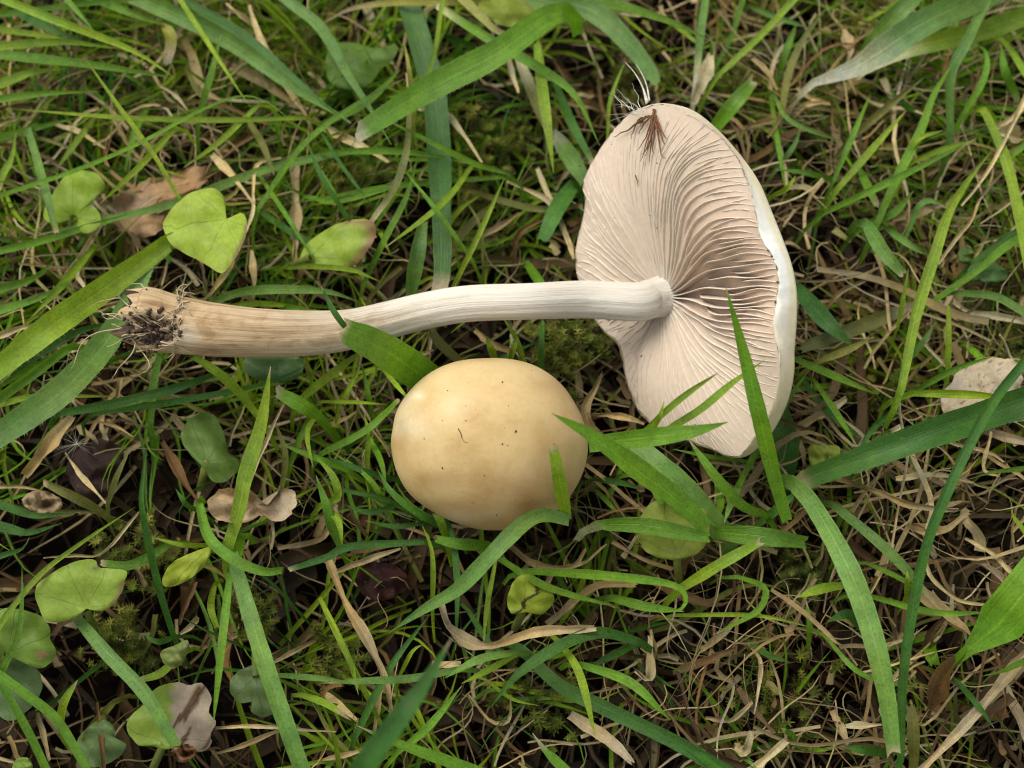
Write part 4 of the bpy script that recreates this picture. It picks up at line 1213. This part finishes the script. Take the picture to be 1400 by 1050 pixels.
s(0,'T',14,[(749,855),(780,830),(817,803),(870,798)])
s(0,'T',10,[(690,740),(730,770),(780,775),(800,750)])
s(0,'T',9,[(455,782),(500,765),(548,750)])
s(0,'T',6,[(640,950),(670,985),(695,985),(698,950)])
s(0,'T',8,[(885,925),(895,890),(890,860)])
s(0,'P',11,[(870,915),(888,925),(890,870)])
s(0,'P',7,[(440,1040),(480,1030),(512,1020)])
s(0,'K',14,[(480,748),(530,744),(580,742)])
s(0,'T',9,[(838,740),(880,765),(920,778)])
s(0,'P',8,[(745,800),(760,780),(800,770),(830,745)])
s(0,'T',6,[(512,1000),(520,950),(530,930)])
s(0,'P',8,[(440,945),(465,965),(488,985)])
# --- lower right
g(2,'L',18,[(934,803),(989,769),(1040,741)], tip='cut', dry=.06)
g(1,'B',16,[(1139,690),(1194,735),(1239,779),(1290,840)], dry=.25)
g(2,'L',16,[(1156,800),(1120,806),(1088,817)], dry=.08)
g(2,'M',11,[(1184,813),(1280,837),(1355,837)])
g(1,'M',10,[(1009,789),(1040,800),(1047,812),(1033,837),(975,868)])
g(1,'L',7,[(920,841),(1033,841),(1112,858)])
g(1,'M',8,[(1126,868),(1181,923),(1270,942)])
g(3,'M',62,[(1325,888),(1366,852),(1400,812)], 'very broad green leaf entering from the right edge near the bottom', z=(1.5,2.2,2.4), wroot=.25, fold=.2)
g(2,'K',19,[(1270,968),(1294,923),(1325,887)], 'dark brownish stalk carrying the very broad leaf by the right edge', fold=1.2, tip='cut', z=(.3,1.0,1.5), mat=M_GRASS)
g(1,'D',20,[(985,1050),(950,1028),(920,1012)])
g(1,'D',9,[(1307,930),(1335,962),(1359,995)])
g(0,'D',9,[(1023,875),(1050,895),(1081,906)])
g(1,'M',8,[(1184,769),(1230,790),(1277,820)])
g(1,'M',12,[(1400,905),(1370,918),(1340,925)])
g(1,'L',9,[(1239,815),(1241,795),(1240,780)])
g(1,'O',18,[(1250,1045),(1250,1000),(1245,965)], tip='cut')
g(0,'M',9,[(1105,885),(1106,850),(1102,820)], dry=.15)
g(1,'M',9,[(1085,1005),(1075,1000),(1068,995)])
g(0,'D',14,[(1215,1030),(1180,1025),(1150,1020)])
g(0,'L',11,[(1400,725),(1385,705),(1382,690)])
g(0,'D',16,[(1180,860),(1160,840),(1130,850)])
g(0,'M',20,[(1270,880),(1276,900),(1280,910)], tip='cut')
s(1,'G',15,[(1400,896),(1331,981),(1263,1050)], 'thick grey-tan dead strip slanting into the bottom right corner')
s(0,'G',17,[(1370,935),(1395,985),(1410,1020)])
s(0,'T',14,[(1139,971),(1150,1000),(1157,1023)])
s(1,'T',8,[(1054,807),(1095,835),(1126,861),(1145,880)])
s(1,'T',17,[(1253,803),(1290,835),(1325,868)])
s(0,'K',12,[(920,920),(960,905),(1006,885)])
s(0,'K',10,[(1010,940),(1030,970),(1058,1002)])
s(1,'P',6,[(1264,760),(1275,790),(1310,820),(1355,828)])
s(0,'K',14,[(1265,900),(1275,865),(1295,840)])
s(1,'P',9,[(1157,994),(1180,993),(1205,990)])
s(0,'P',14,[(1033,1050),(1055,1030),(1075,1012)])
s(0,'P',14,[(1005,1020),(1020,1025),(1028,1000)])
s(0,'T',12,[(1240,720),(1290,725),(1325,700)])
s(0,'P',8,[(1320,735),(1355,755),(1390,790)])
s(0,'T',10,[(960,890),(985,870),(1010,840)])
s(0,'T',8,[(965,980),(1000,985),(1030,960)])
s(0,'P',5,[(1022,880),(1040,905),(1035,950),(1030,975)])
s(0,'G',9,[(1340,770),(1370,790),(1395,830)])
finish_labels()

# ------------------------------------------------------------------ round and dead leaves
def leaf(name, label, category, outline, col, h, attach=None, tilt=(0, 0), curl=.10, mat=None, group='round leaves of low weeds', edge=None, side=None, patch=None, jag=.006, scallop=.022, petiole=True, cup=0., wav=.045):
    """a leaf with uneven rim: rings of points from the stalk joint out to the traced outline"""
    out = catmull(outline, 56, True)
    oc = out.mean(0); kk = np.arange(56)
    out = oc + (out - oc) * (1 + (jag * np.convolve(np.tile(rng.normal(0, 1, 56), 3), np.ones(2) / 2, 'same')[56:112] + scallop * np.abs(np.sin(kk / 56 * 6.2832 * 6.5)))[:, None])
    c = out.mean(0)
    at = np.array(attach, float) if attach else c
    size = np.ptp(out, axis=0).mean()
    dead = mat is M_DEAD
    V, C, UV = [], [], []
    dead = mat is M_DEAD
    rings = np.linspace(0, 1, 14)
    if dead: out = out + rng.normal(0, .010 * np.ptp(out, axis=0).mean(), out.shape)
    a0 = random.uniform(0, 6)
    ang = np.unwrap(np.arctan2(-(out[:, 1] - at[1]), out[:, 0] - at[0]))
    turns = (ang - ang.min()) / 6.2832
    for r in rings:
        q = at + (out - at) * r
        for k, (x, y) in enumerate(q):
            dx, dy = (x - c[0]) / size, (y - c[1]) / size
            rr = dx * dx + dy * dy
            z = h + tilt[0] * dx + tilt[1] * -dy + cup * rr * 2 - curl * r ** 4 * .5 + wav * (math.sin(dx * 6.3 + a0) * math.cos(dy * 5.1 + a0 * 2) + .5 * math.sin(dx * 13 - dy * 9 + a0 * 3) + .5 * math.sin(dy * 15 + a0)) + .4 * wav * r ** 6 * math.sin(k / 56 * 6.2832 * 9 + a0)
            if dead: z += wav * (.45 * math.sin(dx * 13 + dy * 7 + a0) * math.sin(dy * 11 - dx * 5) + .12 * math.sin(dx * 31 + a0) * math.sin(dy * 27) + random.gauss(0, .02))
            V.append(P(x, y, z))
            cc = np.array(col)
            if edge is not None:
                e = np.clip((r - .80) / .15, 0, 1) * edge[1](x, y)
                cc = cc * (1 - e) + np.array(edge[0]) * e
            if side is not None:
                e = side[1](x + 4 * math.sin(y * .3), y)
                cc = cc * (1 - e) + np.array(side[0]) * e
            if patch is not None and patch(x, y): cc = np.array([.11, .06, .03])
            C.append(np.clip(cc, .012, 1)); UV.append((turns[k], r))
    root = empty(name, P(*at, 0))
    tag(root, label, category, group)
    me = make_mesh('leaf_blade', V, grid_faces(len(rings), 56, wrap=True), np.array(C), np.array(UV))
    link('leaf_blade', me, mat or M_ROUND, root)
    if petiole:
        d = unit(at - c + np.array([.01, .01])) * size * .55
        pp = [P(*at, h - .03), P(at[0] + d[0] * .4, at[1] + d[1] * .4, h * .6), P(at[0] + d[0] * .8, at[1] + d[1] * .8, -.2)]
        v, f = tube(catmull(pp, 8), .0006, 6, False)
        link('leaf_stalk', make_mesh('leaf_stalk', v, f, np.tile([[.2, .24, .06]], (len(v), 1)), np.zeros((len(v), 2))), M_FINE, root)
    return root
def z1(pts, ox, oy, k=2.9167): return [(ox + x / k, oy + y / k) for x, y in pts]
none = lambda x, y: 0.
LG, LG2, DG, OG = (.30, .43, .045), (.28, .41, .04), (.11, .20, .03), (.25, .31, .04)
BR = (.28, .19, .10)
leaf('round_leaf', 'heart-shaped light green leaf with notched right side above the stem base', 'leaf', [(247,274),(267,262),(295,259),(307,274),(308,293),(312,300),(329,291),(337,305),(333,329),(322,350),(303,372),(280,360),(255,347),(236,335),(226,318),(224,305),(232,290)], (.36, .50, .05), 1.35, (309,300), (.15, .1), edge=(BR, lambda x, y: .9 if x > 318 and y > 310 else .15), petiole=False, cup=.15)
leaf('round_leaf', 'pale green leaf with bitten right margin near the left edge', 'leaf', [(82,250),(95,237),(110,233),(128,236),(141,247),(142,260),(131,270),(127,279),(136,292),(137,306),(125,317),(110,317),(101,308),(97,300),(80,306),(64,302),(60,290),(70,270)], LG2, .95, (100,297), (.1, .15), edge=((.5, .5, .36), lambda x, y: .7 if x > 122 and 262 < y < 285 else 0))
leaf('round_leaf', 'light green leaf with brown withered right edge above the stem', 'leaf', [(413,360),(417,337),(440,318),(465,305),(490,300),(508,303),(514,315),(510,330),(500,345),(488,360),(470,368),(440,368)], (.31, .43, .05), .85, (425,352), (.2, 0), edge=((.30, .17, .09), lambda x, y: 1. if x > 470 and y > 300 else .1))
leaf('round_leaf', 'dull dark green leaf in shade near the top edge', 'leaf', [(447,75),(455,62),(480,58),(510,66),(540,62),(538,80),(520,95),(505,115),(480,122),(455,115),(446,95)], DG, .35, (470,90))
leaf('round_leaf', 'dark green lobed leaf low in the grass below the stem base', 'leaf', [(288,565),(268,568),(254,580),(248,600),(260,621),(274,635),(288,655),(305,659),(326,642),(324,628),(312,621),(308,600),(300,580)], (.12, .20, .035), .45, (283,630), (.1, .1))
leaf('round_leaf', 'big pale green leaf with a small hole and brown right margin, lower left', 'leaf', z1([(330,220),(380,225),(395,252),(430,255),(500,265),(495,310),(470,370),(420,420),(370,420),(345,410),(300,450),(220,468),(180,455),(150,390),(145,330),(200,280),(260,245)], 0, 690), (.28, .40, .055), 1.3, (118,832), (.1, .1), edge=(BR, lambda x, y: 1. if x > 150 and y > 795 else 0.), side=((.12, .09, .05), lambda x, y: math.exp(-((x - 133) / 5) ** 2 - ((y - 775) / 3.5) ** 2)))
leaf('round_leaf', 'scalloped green leaf with brown eaten spot at the left edge', 'leaf', z1([(0,420),(60,415),(150,440),(195,490),(200,540),(225,590),(190,640),(140,650),(80,620),(30,610),(-20,600),(-60,560),(-50,460)], 0, 690), (.17, .275, .04), .95, (10,895), side=((.34, .20, .10), lambda x, y: 1. if ((x - 54) / 9) ** 2 + ((y - 895) / 5) ** 2 < 1 else 0.))
leaf('round_leaf', 'blue-green rounded leaf under the scalloped one at the left edge', 'leaf', z1([(0,650),(50,615),(120,630),(160,680),(165,740),(130,800),(70,850),(30,860),(-10,830),(-50,740)], 0, 690), (.13, .205, .075), .6, (5,920))
leaf('round_leaf', 'small oval yellow-green leaf right of the big notched leaf', 'leaf', z1([(840,170),(770,190),(690,230),(650,290),(660,325),(720,315),(790,270),(830,220)], 0, 690), (.34, .41, .04), .95, (287,748), (.1, .2), petiole=False)
leaf('round_leaf', 'half-withered leaf, left half green, right half grey-brown and dead', 'leaf', z1([(690,710),(610,740),(590,780),(560,810),(515,860),(515,910),(550,955),(620,965),(680,972),(740,955),(800,985),(845,950),(835,915),(858,870),(830,820),(842,770),(800,715),(745,722)], 0, 690), (.22, .32, .04), .7, (225,1015), side=((.36, .29, .21), lambda x, y: float(np.clip((x - 232) / 5, 0, 1))), patch=lambda x, y: x > 234 and math.sin(x * .13 + 1 + y * .05) + math.sin(y * .16 + x * .21) + .5 * math.sin(x * .5 + y * .3) > 1.0, jag=.015)
leaf('round_leaf', 'dark clover-like leaf below the big bottom left blade', 'leaf', z1([(980,650),(1040,640),(1090,680),(1120,760),(1090,830),(1040,845),(1000,820),(1010,785),(960,790),(920,750),(925,690)], 0, 690), (.11, .17, .055), .35, (350,925))
leaf('round_leaf', 'dark three-lobed leaf at the bottom edge, lower left', 'leaf', z1([(400,860),(450,880),(455,930),(430,955),(500,950),(480,1000),(420,1035),(360,1045),(320,1000),(310,940),(350,890)], 0, 690), (.12, .19, .06), .5, (140,1000))
leaf('round_leaf', 'tiny bright round leaf cut by the bottom left edge', 'leaf', z1([(60,1020),(110,1010),(130,1050),(100,1090),(50,1080)], 0, 690), (.2, .30, .05), .9)
leaf('round_leaf', 'small torn olive leaf between big notched leaf and half-withered leaf', 'leaf', z1([(640,590),(700,560),(745,540),(750,580),(720,640),(670,650)], 0, 690), (.2, .25, .07), .8)
leaf('round_leaf', 'yellow-green leaf with dark crack below the yellow cap', 'leaf', z1([(770,300),(830,280),(900,330),(925,380),(880,435),(820,430),(760,435),(740,380)], 440, 690), (.29, .37, .03), .7, (715,835), side=((.06, .04, .02), lambda x, y: 1. if abs((x - 715) + (y - 828) * .9) < 3 and x < 745 else 0.))
leaf('round_leaf', 'olive round leaf half hidden under blades right of the yellow cap', 'leaf', [(880,700),(905,680),(940,678),(965,700),(968,730),(955,755),(920,765),(885,755),(873,730)], OG, .75, (925,760))
leaf('round_leaf', 'small squarish olive leaf below the right rim of the gilled cap', 'leaf', [(1106,611),(1125,609),(1147,611),(1144,632),(1125,640),(1110,637)], OG, .6)
leaf('round_leaf', 'blue-green leaf peeping out beneath the stem', 'leaf', [(336,490),(370,484),(412,490),(408,515),(370,523),(340,512)], (.10, .19, .06), .6)
leaf('round_leaf', 'small blue-green leaf in the grass above the spotted dead leaf', 'leaf', [(1325,366),(1350,357),(1375,370),(1370,384),(1330,384)], (.10, .19, .06), .55)
leaf('round_leaf', 'olive leaf folded at the top edge beside the broad deep-green blade', 'leaf', [(655,5),(700,-12),(738,3),(725,28),(695,36),(668,25)], OG, .7)
leaf('round_leaf', 'green clover leaflet cut off at the upper right side', 'leaf', [(1310,345),(1322,335),(1332,345),(1326,360),(1312,358)], (.12, .2, .05), .5)
dl = dict(mat=M_DEAD, group='dead leaves on the ground', petiole=False, jag=.03, scallop=0)
leaf('dead_leaf', 'crumpled tan dead leaf below the stem, beside an upright blade', 'dead leaf', [(283,690),(300,670),(330,668),(350,675),(365,690),(385,668),(405,673),(403,700),(380,714),(360,705),(340,712),(310,714),(288,705)], (.50, .37, .22), .8, wav=.14, curl=-.5, **dl)
leaf('dead_leaf', 'pale grey-tan dead leaf with dark spots by the right edge', 'dead leaf', [(1288,545),(1303,515),(1330,495),(1360,488),(1392,496),(1396,530),(1370,560),(1335,570),(1295,573)], (.47, .38, .26), .6, wav=.05, side=((.12, .07, .04), lambda x, y: .8 if math.sin(x * .9 + y * .37) * math.sin(y * .8 - x * .21) > .86 else 0.), **dl)
leaf('dead_leaf', 'shrivelled brown dead leaf left of the heart-shaped leaf', 'dead leaf', [(148,292),(160,270),(190,250),(230,240),(270,226),(290,236),(262,265),(240,288),(215,318),(185,324),(160,312)], (.33, .21, .115), .45, wav=.22, curl=.2, **{**dl, 'jag': .05})
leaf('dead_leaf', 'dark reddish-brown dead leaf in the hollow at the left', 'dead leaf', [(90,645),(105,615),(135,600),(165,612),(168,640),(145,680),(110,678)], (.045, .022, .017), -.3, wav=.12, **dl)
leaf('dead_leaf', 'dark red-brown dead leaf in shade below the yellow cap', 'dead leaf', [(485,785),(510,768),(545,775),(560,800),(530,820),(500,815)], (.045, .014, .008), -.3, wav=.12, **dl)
leaf('dead_leaf', 'small brown curled fragment at the foot of the half-withered leaf', 'dead leaf', [(234,1028),(245,1018),(258,1018),(268,1025),(262,1038),(245,1042)], (.26, .13, .06), 1.1, wav=.2, **dl)
leaf('dead_leaf', 'small tan scrap of dead leaf near the left edge, lower half', 'dead leaf', [(30,685),(45,672),(65,672),(85,685),(75,700),(50,702)], (.38, .29, .18), .3, wav=.15, **dl)

# ------------------------------------------------------------------ rootlets stuck on the gilled cap, seed fluff
GB = BVHTree.FromPolygons([Vector(gill_pt(f, r)) for r in np.linspace(.05, 1, 14) for f in np.arange(80) / 80], [tuple(q) for q in grid_faces(14, 80, wrap=True)])
def on_gills(px, py, lift=0):
    d = unit(ray(px, py))
    h = GB.ray_cast(Vector(CAM), Vector(d))
    return np.array(h[0]) - d * lift if h[0] is not None else Pplane(px, py, CAPC, AX)
tuft = empty('rootlet_tuft', on_gills(888, 160)); tag(tuft, 'tuft of fine brown rootlets stuck to the upper gills', 'rootlets')
for path in ([(895,148),(890,175),(882,200),(877,222)],[(894,150),(892,180),(889,205),(888,221)],[(893,152),(893,185),(892,205),(895,210)],[(897,158),(901,190),(903,212),(910,216)],[(896,160),(905,180),(910,190)],[(890,160),(880,170),(873,182)],
             [(885,162),(872,168),(866,180),(864,188)],[(888,158),(876,162),(868,172)],[(880,166),(860,176),(848,182),(840,188)],[(892,165),(884,185),(875,200),(872,208)],[(894,170),(888,195),(880,212)],[(898,165),(903,185),(909,200)],
             [(868,238),(870,246),(874,256)],[(891,160),(887,190),(884,204)],[(893,160),(890,186),(883,212)]):
    fibre(tuft, path, on_gills, random.uniform(.00009, .00020), M_ROOT, 'rootlet', .0005)
hair = empty('white_hairs', P(885, 120, 2.2)); tag(hair, 'wisp of white plant hairs at the top of the gilled cap', 'hairs')
for i in range(12):
    x, y = 875 + random.gauss(0, 8), 150 + random.gauss(0, 4)
    a = random.uniform(1.8, 3.4); ln = random.uniform(20, 55)
    pts = [P(x + ln * t * math.cos(a) + random.gauss(0, 1.5), y - ln * t * math.sin(a) + 12 * t * t, 3.0 - .3 * t) for t in np.linspace(0, 1, 6)]
    v, f = tube(catmull(pts, 10), .00006, 3); link('hair', make_mesh('hair', v, f), M_HAIR, hair)
for pth in ([(886,140),(878,118),(868,100),(855,85)],[(888,138),(884,116),(876,98),(870,88)],[(884,142),(880,125),(876,112)]):
    v, f = tube(catmull([P(x, y, 2.6) for x, y in pth], 12), .00016, 4); link('hair', make_mesh('hair', v, f), M_HAIR, hair)
fl = empty('seed_fluff', P(105, 605, .3)); tag(fl, 'star of fine white seed fluff in the dark hollow at the left', 'seed fluff')
for i in range(22):
    a = random.uniform(0, 6.28); ln = random.uniform(18, 48)
    pts = [P(105 + ln * t * math.cos(a), 607 + ln * t * math.sin(a) * .8, .55 - .35 * t * t) for t in np.linspace(0, 1, 5)]
    v, f = tube(pts, .000022, 3); link('fluff_hair', make_mesh('fluff_hair', v, f), M_HAIR, fl)

# ------------------------------------------------------------------ stuff: thatch, fine grass, moss
def xy_world(px, py):
    q = P(px, py, .3); return q
BX0, BX1, BY0, BY1 = -.125, .125, -.105, .125
def mushroom_clear(x, y, z):
    return True
def join_stuff(name, parts, mat, label, category):
    V, F, C, U, off = [], [], [], [], 0
    for v, f, c, u in parts:
        V.append(v); F.append(f + off); C.append(c); U.append(u); off += len(v)
    me = make_mesh(name, np.vstack(V), np.vstack(F), np.vstack(C), np.vstack(U))
    o = link(name, me, mat)
    tag(o, label, category, kind='stuff')
def strand(x, y, z0, ln, ang, w, col, curl, zamp, n=9, na=3, fold=.4, taper=True, rise=0., flat=1.0):
    """a curling strip in world space"""
    t = np.linspace(0, 1, n)
    k = curl * (t - .5) + random.uniform(-1, 1) * .7 * np.sin(t * random.uniform(3, 9) + random.uniform(0, 6))
    a = ang + np.cumsum(k) / n * 3
    dx, dy = np.cos(a) * ln / n, np.sin(a) * ln / n
    X = x + np.cumsum(dx) - np.sum(dx) / 2 * (0 if rise else 1); Y = y + np.cumsum(dy) - np.sum(dy) / 2 * (0 if rise else 1)
    Z = G(X, Y) + z0 + zamp * np.sin(t * random.uniform(2, 7) + random.uniform(0, 6)) + rise * (t - .35 * t * t)
    p = np.stack([X, Y, Z], 1)
    w3 = np.full(n, w) * (np.clip(1.0 - np.clip((t - .5) / .5, 0, 1) ** 1.6, .12, 1) if taper else 1)
    return blade_geo(p, w3, col, fold, random.uniform(-1.1, 1.1), random.uniform(-2, 2), na=na, rough_edge=.1 if not taper else 0)
straw_cols = [np.array(c) for c in ((.55, .455, .25), (.43, .345, .175), (.30, .22, .10), (.185, .125, .055), (.11, .070, .033), (.50, .42, .24), (.26, .155, .065), (.33, .31, .10))]
def dens(px, py):
    """how much light straw shows: most at the upper left and along the right"""
    d = .55
    for cx, cy, s_, k in ((190,220,150,.6),(1250,300,230,.5),(1250,750,230,.5),(1000,930,180,.35),(420,60,150,-.2),(660,180,120,-.4),(780,520,90,-.5),(110,640,100,-.5),(600,800,120,-.15),(150,920,140,-.25)):
        d += k * math.exp(-((px - cx) ** 2 + (py - cy) ** 2) / (2 * s_ * s_))
    if py > 690: d -= .17 if px < 900 else .08
    return d
parts = []
N_TH = 6200
for i in range(N_TH):
    x, y = random.uniform(BX0, BX1), random.uniform(BY0, BY1)
    q = unproject(np.array([x, y, G(x, y)]))
    d = dens(*q)
    if random.random() > d + .12: continue
    level = random.random() ** .9
    z0 = (-1.5 + level * 1.85 * min(1.1, d + .2)) * CM
    big = random.random() < .07
    ci = random.choices(range(8), (2.2, 2.6, 2.6, 2.2, 1.6, 1.8, 1.3, 1.2))[0]
    if level < (.5 if q[1] < 680 else .72) and random.random() < .75: ci = random.choice((3, 4, 4, 6))        # rotted brown lower litter, more of it in the foreground as painted shade
    col = straw_cols[ci] * random.uniform(.75, 1.2) * (1 if level > .45 else .6)     # lower strands darkened in colour to paint shade into the gaps
    w = random.uniform(.00045, .0009) if big else random.uniform(.00010, .00036)
    ln = random.uniform(.008, .034)
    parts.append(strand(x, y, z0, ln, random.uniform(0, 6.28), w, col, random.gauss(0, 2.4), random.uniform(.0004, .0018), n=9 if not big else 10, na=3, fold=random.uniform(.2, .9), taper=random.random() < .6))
for i in range(2600):                                        # fine pale threads on top
    x, y = random.uniform(BX0, BX1), random.uniform(BY0, BY1)
    d = dens(*unproject(np.array([x, y, G(x, y)])))
    if random.random() > d: continue
    col = straw_cols[random.choice((0, 1, 5, 2))] * random.uniform(.9, 1.25)
    parts.append(strand(x, y, random.uniform(-.5, .45) * CM, random.uniform(.006, .022), random.uniform(0, 6.28), random.uniform(.00005, .00014), col, random.gauss(0, 4.5), random.uniform(.0004, .0016), n=12, na=3, fold=.8))
for i in range(1500):                                        # short broken bits of straw
    x, y = random.uniform(BX0, BX1), random.uniform(BY0, BY1)
    if random.random() > dens(*unproject(np.array([x, y, G(x, y)]))) + .1: continue
    parts.append(strand(x, y, random.uniform(-.9, .25) * CM, random.uniform(.002, .007), random.uniform(0, 6.28), random.uniform(.00015, .0006), straw_cols[random.randrange(8)] * random.uniform(.5, 1.15), random.gauss(0, 1), .0003, n=4, na=3, fold=.6, taper=False))
def outer_spot():
    while True:
        x, y = random.uniform(-.22, .22), random.uniform(-.18, .24)
        if not (BX0 < x < BX1 and BY0 < y < BY1): return x, y
for i in range(3800):                                        # the same mat goes on round about, outside the picture
    x, y = outer_spot()
    col = straw_cols[random.randrange(8)] * random.uniform(.7, 1.15)
    parts.append(strand(x, y, random.uniform(-1.4, .4) * CM, random.uniform(.012, .040), random.uniform(0, 6.28), random.uniform(.0003, .0010), col, random.gauss(0, 3), .001, n=7, na=3, fold=.5))
for i in range(3600):                                        # rotted litter and rootlets deep down, colour darkened as gap shade
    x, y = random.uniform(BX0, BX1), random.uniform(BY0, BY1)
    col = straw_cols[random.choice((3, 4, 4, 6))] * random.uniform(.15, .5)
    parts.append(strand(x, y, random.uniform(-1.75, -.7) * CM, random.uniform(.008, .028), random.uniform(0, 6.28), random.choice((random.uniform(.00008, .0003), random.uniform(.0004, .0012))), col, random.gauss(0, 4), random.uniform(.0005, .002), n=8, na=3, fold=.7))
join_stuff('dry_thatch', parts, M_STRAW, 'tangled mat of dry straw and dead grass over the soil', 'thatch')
parts = []
def green_d(px, py):
    d = .40
    for cx, cy, s_, k in ((200,130,260,.55),(450,560,90,.5),(520,660,80,.5),(520,330,150,.3),(880,660,90,.2),(1280,150,150,.15),(660,150,110,-.25),(1000,950,220,-.15),(110,640,80,-.3),(800,520,60,-.35),(1150,380,90,-.2)):
        d += k * math.exp(-((px - cx) ** 2 + (py - cy) ** 2) / (2 * s_ * s_))
    if py > 640: d -= .28 if px < 430 else .18
    return d
for i in range(900):
    tx, ty = random.uniform(BX0, BX1), random.uniform(BY0, BY1)
    tq = unproject(np.array([tx, ty, G(tx, ty)]))
    if random.random() > green_d(*tq): continue
    tdir, tcol = random.uniform(0, 6.28), random.choices('LMDBOY', (4.5, 4, 1.2, 1.2, .8, .5))[0]
    for j in range(random.randint(4, 16)):
        x, y = tx + random.gauss(0, .0022), ty + random.gauss(0, .0022)
        q = unproject(np.array([x, y, G(x, y)]))
        # keep the mushrooms free of stray blades
        far = min(math.hypot(q[0] - 668, q[1] - 610) / 150, math.hypot((q[0] - 950) / .62, q[1] - 385) / 265, abs(q[1] - 430) / 60 if 150 < q[0] < 900 else 9)
        if far < 1: continue
        col = np.array(GC[tcol if random.random() < .65 else random.choice('LMO')]) * random.uniform(.75, 1.15)
        hmax = .75 + .5 * min(1, far - 1 if far < 2 else 1)
        parts.append(strand(x, y, -.8 * CM, random.uniform(.008, .030), tdir + random.gauss(0, .75), random.uniform(.00014, .00046), col, random.gauss(0, 1.0), .0003, n=10, na=3, fold=random.uniform(.3, .8), rise=random.uniform(.4, 1.75) * CM * hmax))
for i in range(420):
    tx, ty = outer_spot()
    tdir, tcol = random.uniform(0, 6.28), random.choice('LLMMDBO')
    for j in range(random.randint(6, 14)):
        parts.append(strand(tx + random.gauss(0, .004), ty + random.gauss(0, .004), -.8 * CM, random.uniform(.012, .036), tdir + random.gauss(0, .9), random.uniform(.0003, .0009), np.array(GC[tcol]) * random.uniform(.75, 1.15), random.gauss(0, 1.0), .0003, n=8, na=3, fold=.5, rise=random.uniform(.6, 2.2) * CM))
join_stuff('fine_grass', parts, M_FINE, 'short thin green grass growing through the thatch', 'grass')
# moss
def moss_shoot(x, y, z, h, lean, col):
    out = []
    n = 7
    d = np.array([math.cos(lean) * .6, math.sin(lean) * .6, .8])
    V, F, C = [], [], []
    for k in range(n):
        c = np.array([x, y, z]) + d * h * k / n
        for m in range(4):
            a = m * 1.571 + k * .8 + random.uniform(-.3, .3)
            r = np.array([math.cos(a), math.sin(a), .55])
            t = np.array([-math.sin(a), math.cos(a), 0])
            L = h * .42 * (1.1 - .5 * k / n)
            b = len(V)
            V += [c - t * L * .16, c + t * L * .16, c + r * L * .6 + t * L * .12, c + r * L]
            F.append((b, b + 1, b + 2, b + 3))
            C += [col * (.8 + .1 * k)] * 4
    V = np.array(V)
    return V, np.array(F), np.array(C), np.zeros((len(V), 2))
parts = []
patches = [(775,490,45,70),(800,460,35,30),(650,190,45,45),(700,200,30,40),(1190,180,60,55),(1290,160,45,30),(1330,420,45,40),(1160,60,40,40),(420,60,30,40),(470,240,30,40),(870,100,35,35),(1110,790,25,40),(470,900,30,30),(170,880,30,50),(740,970,40,40),(1395,470,25,40),(640,290,30,30),(190,760,40,40),(1190,540,40,20),(1060,950,60,40),(350,840,25,25),(1010,120,30,40)]
for px, py, sx, n in patches:
    for i in range(int(n * 1.3)):
        q = P(random.gauss(px, sx * .75), random.gauss(py, sx * .7), random.uniform(-.7, .0))
        col = np.array([.115, .14, .018]) * random.uniform(.5, 1.25) if random.random() < .8 else np.array([.20, .20, .04])
        parts.append(moss_shoot(*q, random.uniform(.0014, .0032), random.uniform(0, 6.28), col))
join_stuff('moss', parts, M_MOSS, 'yellow-green moss cushions between the dry straw', 'moss')
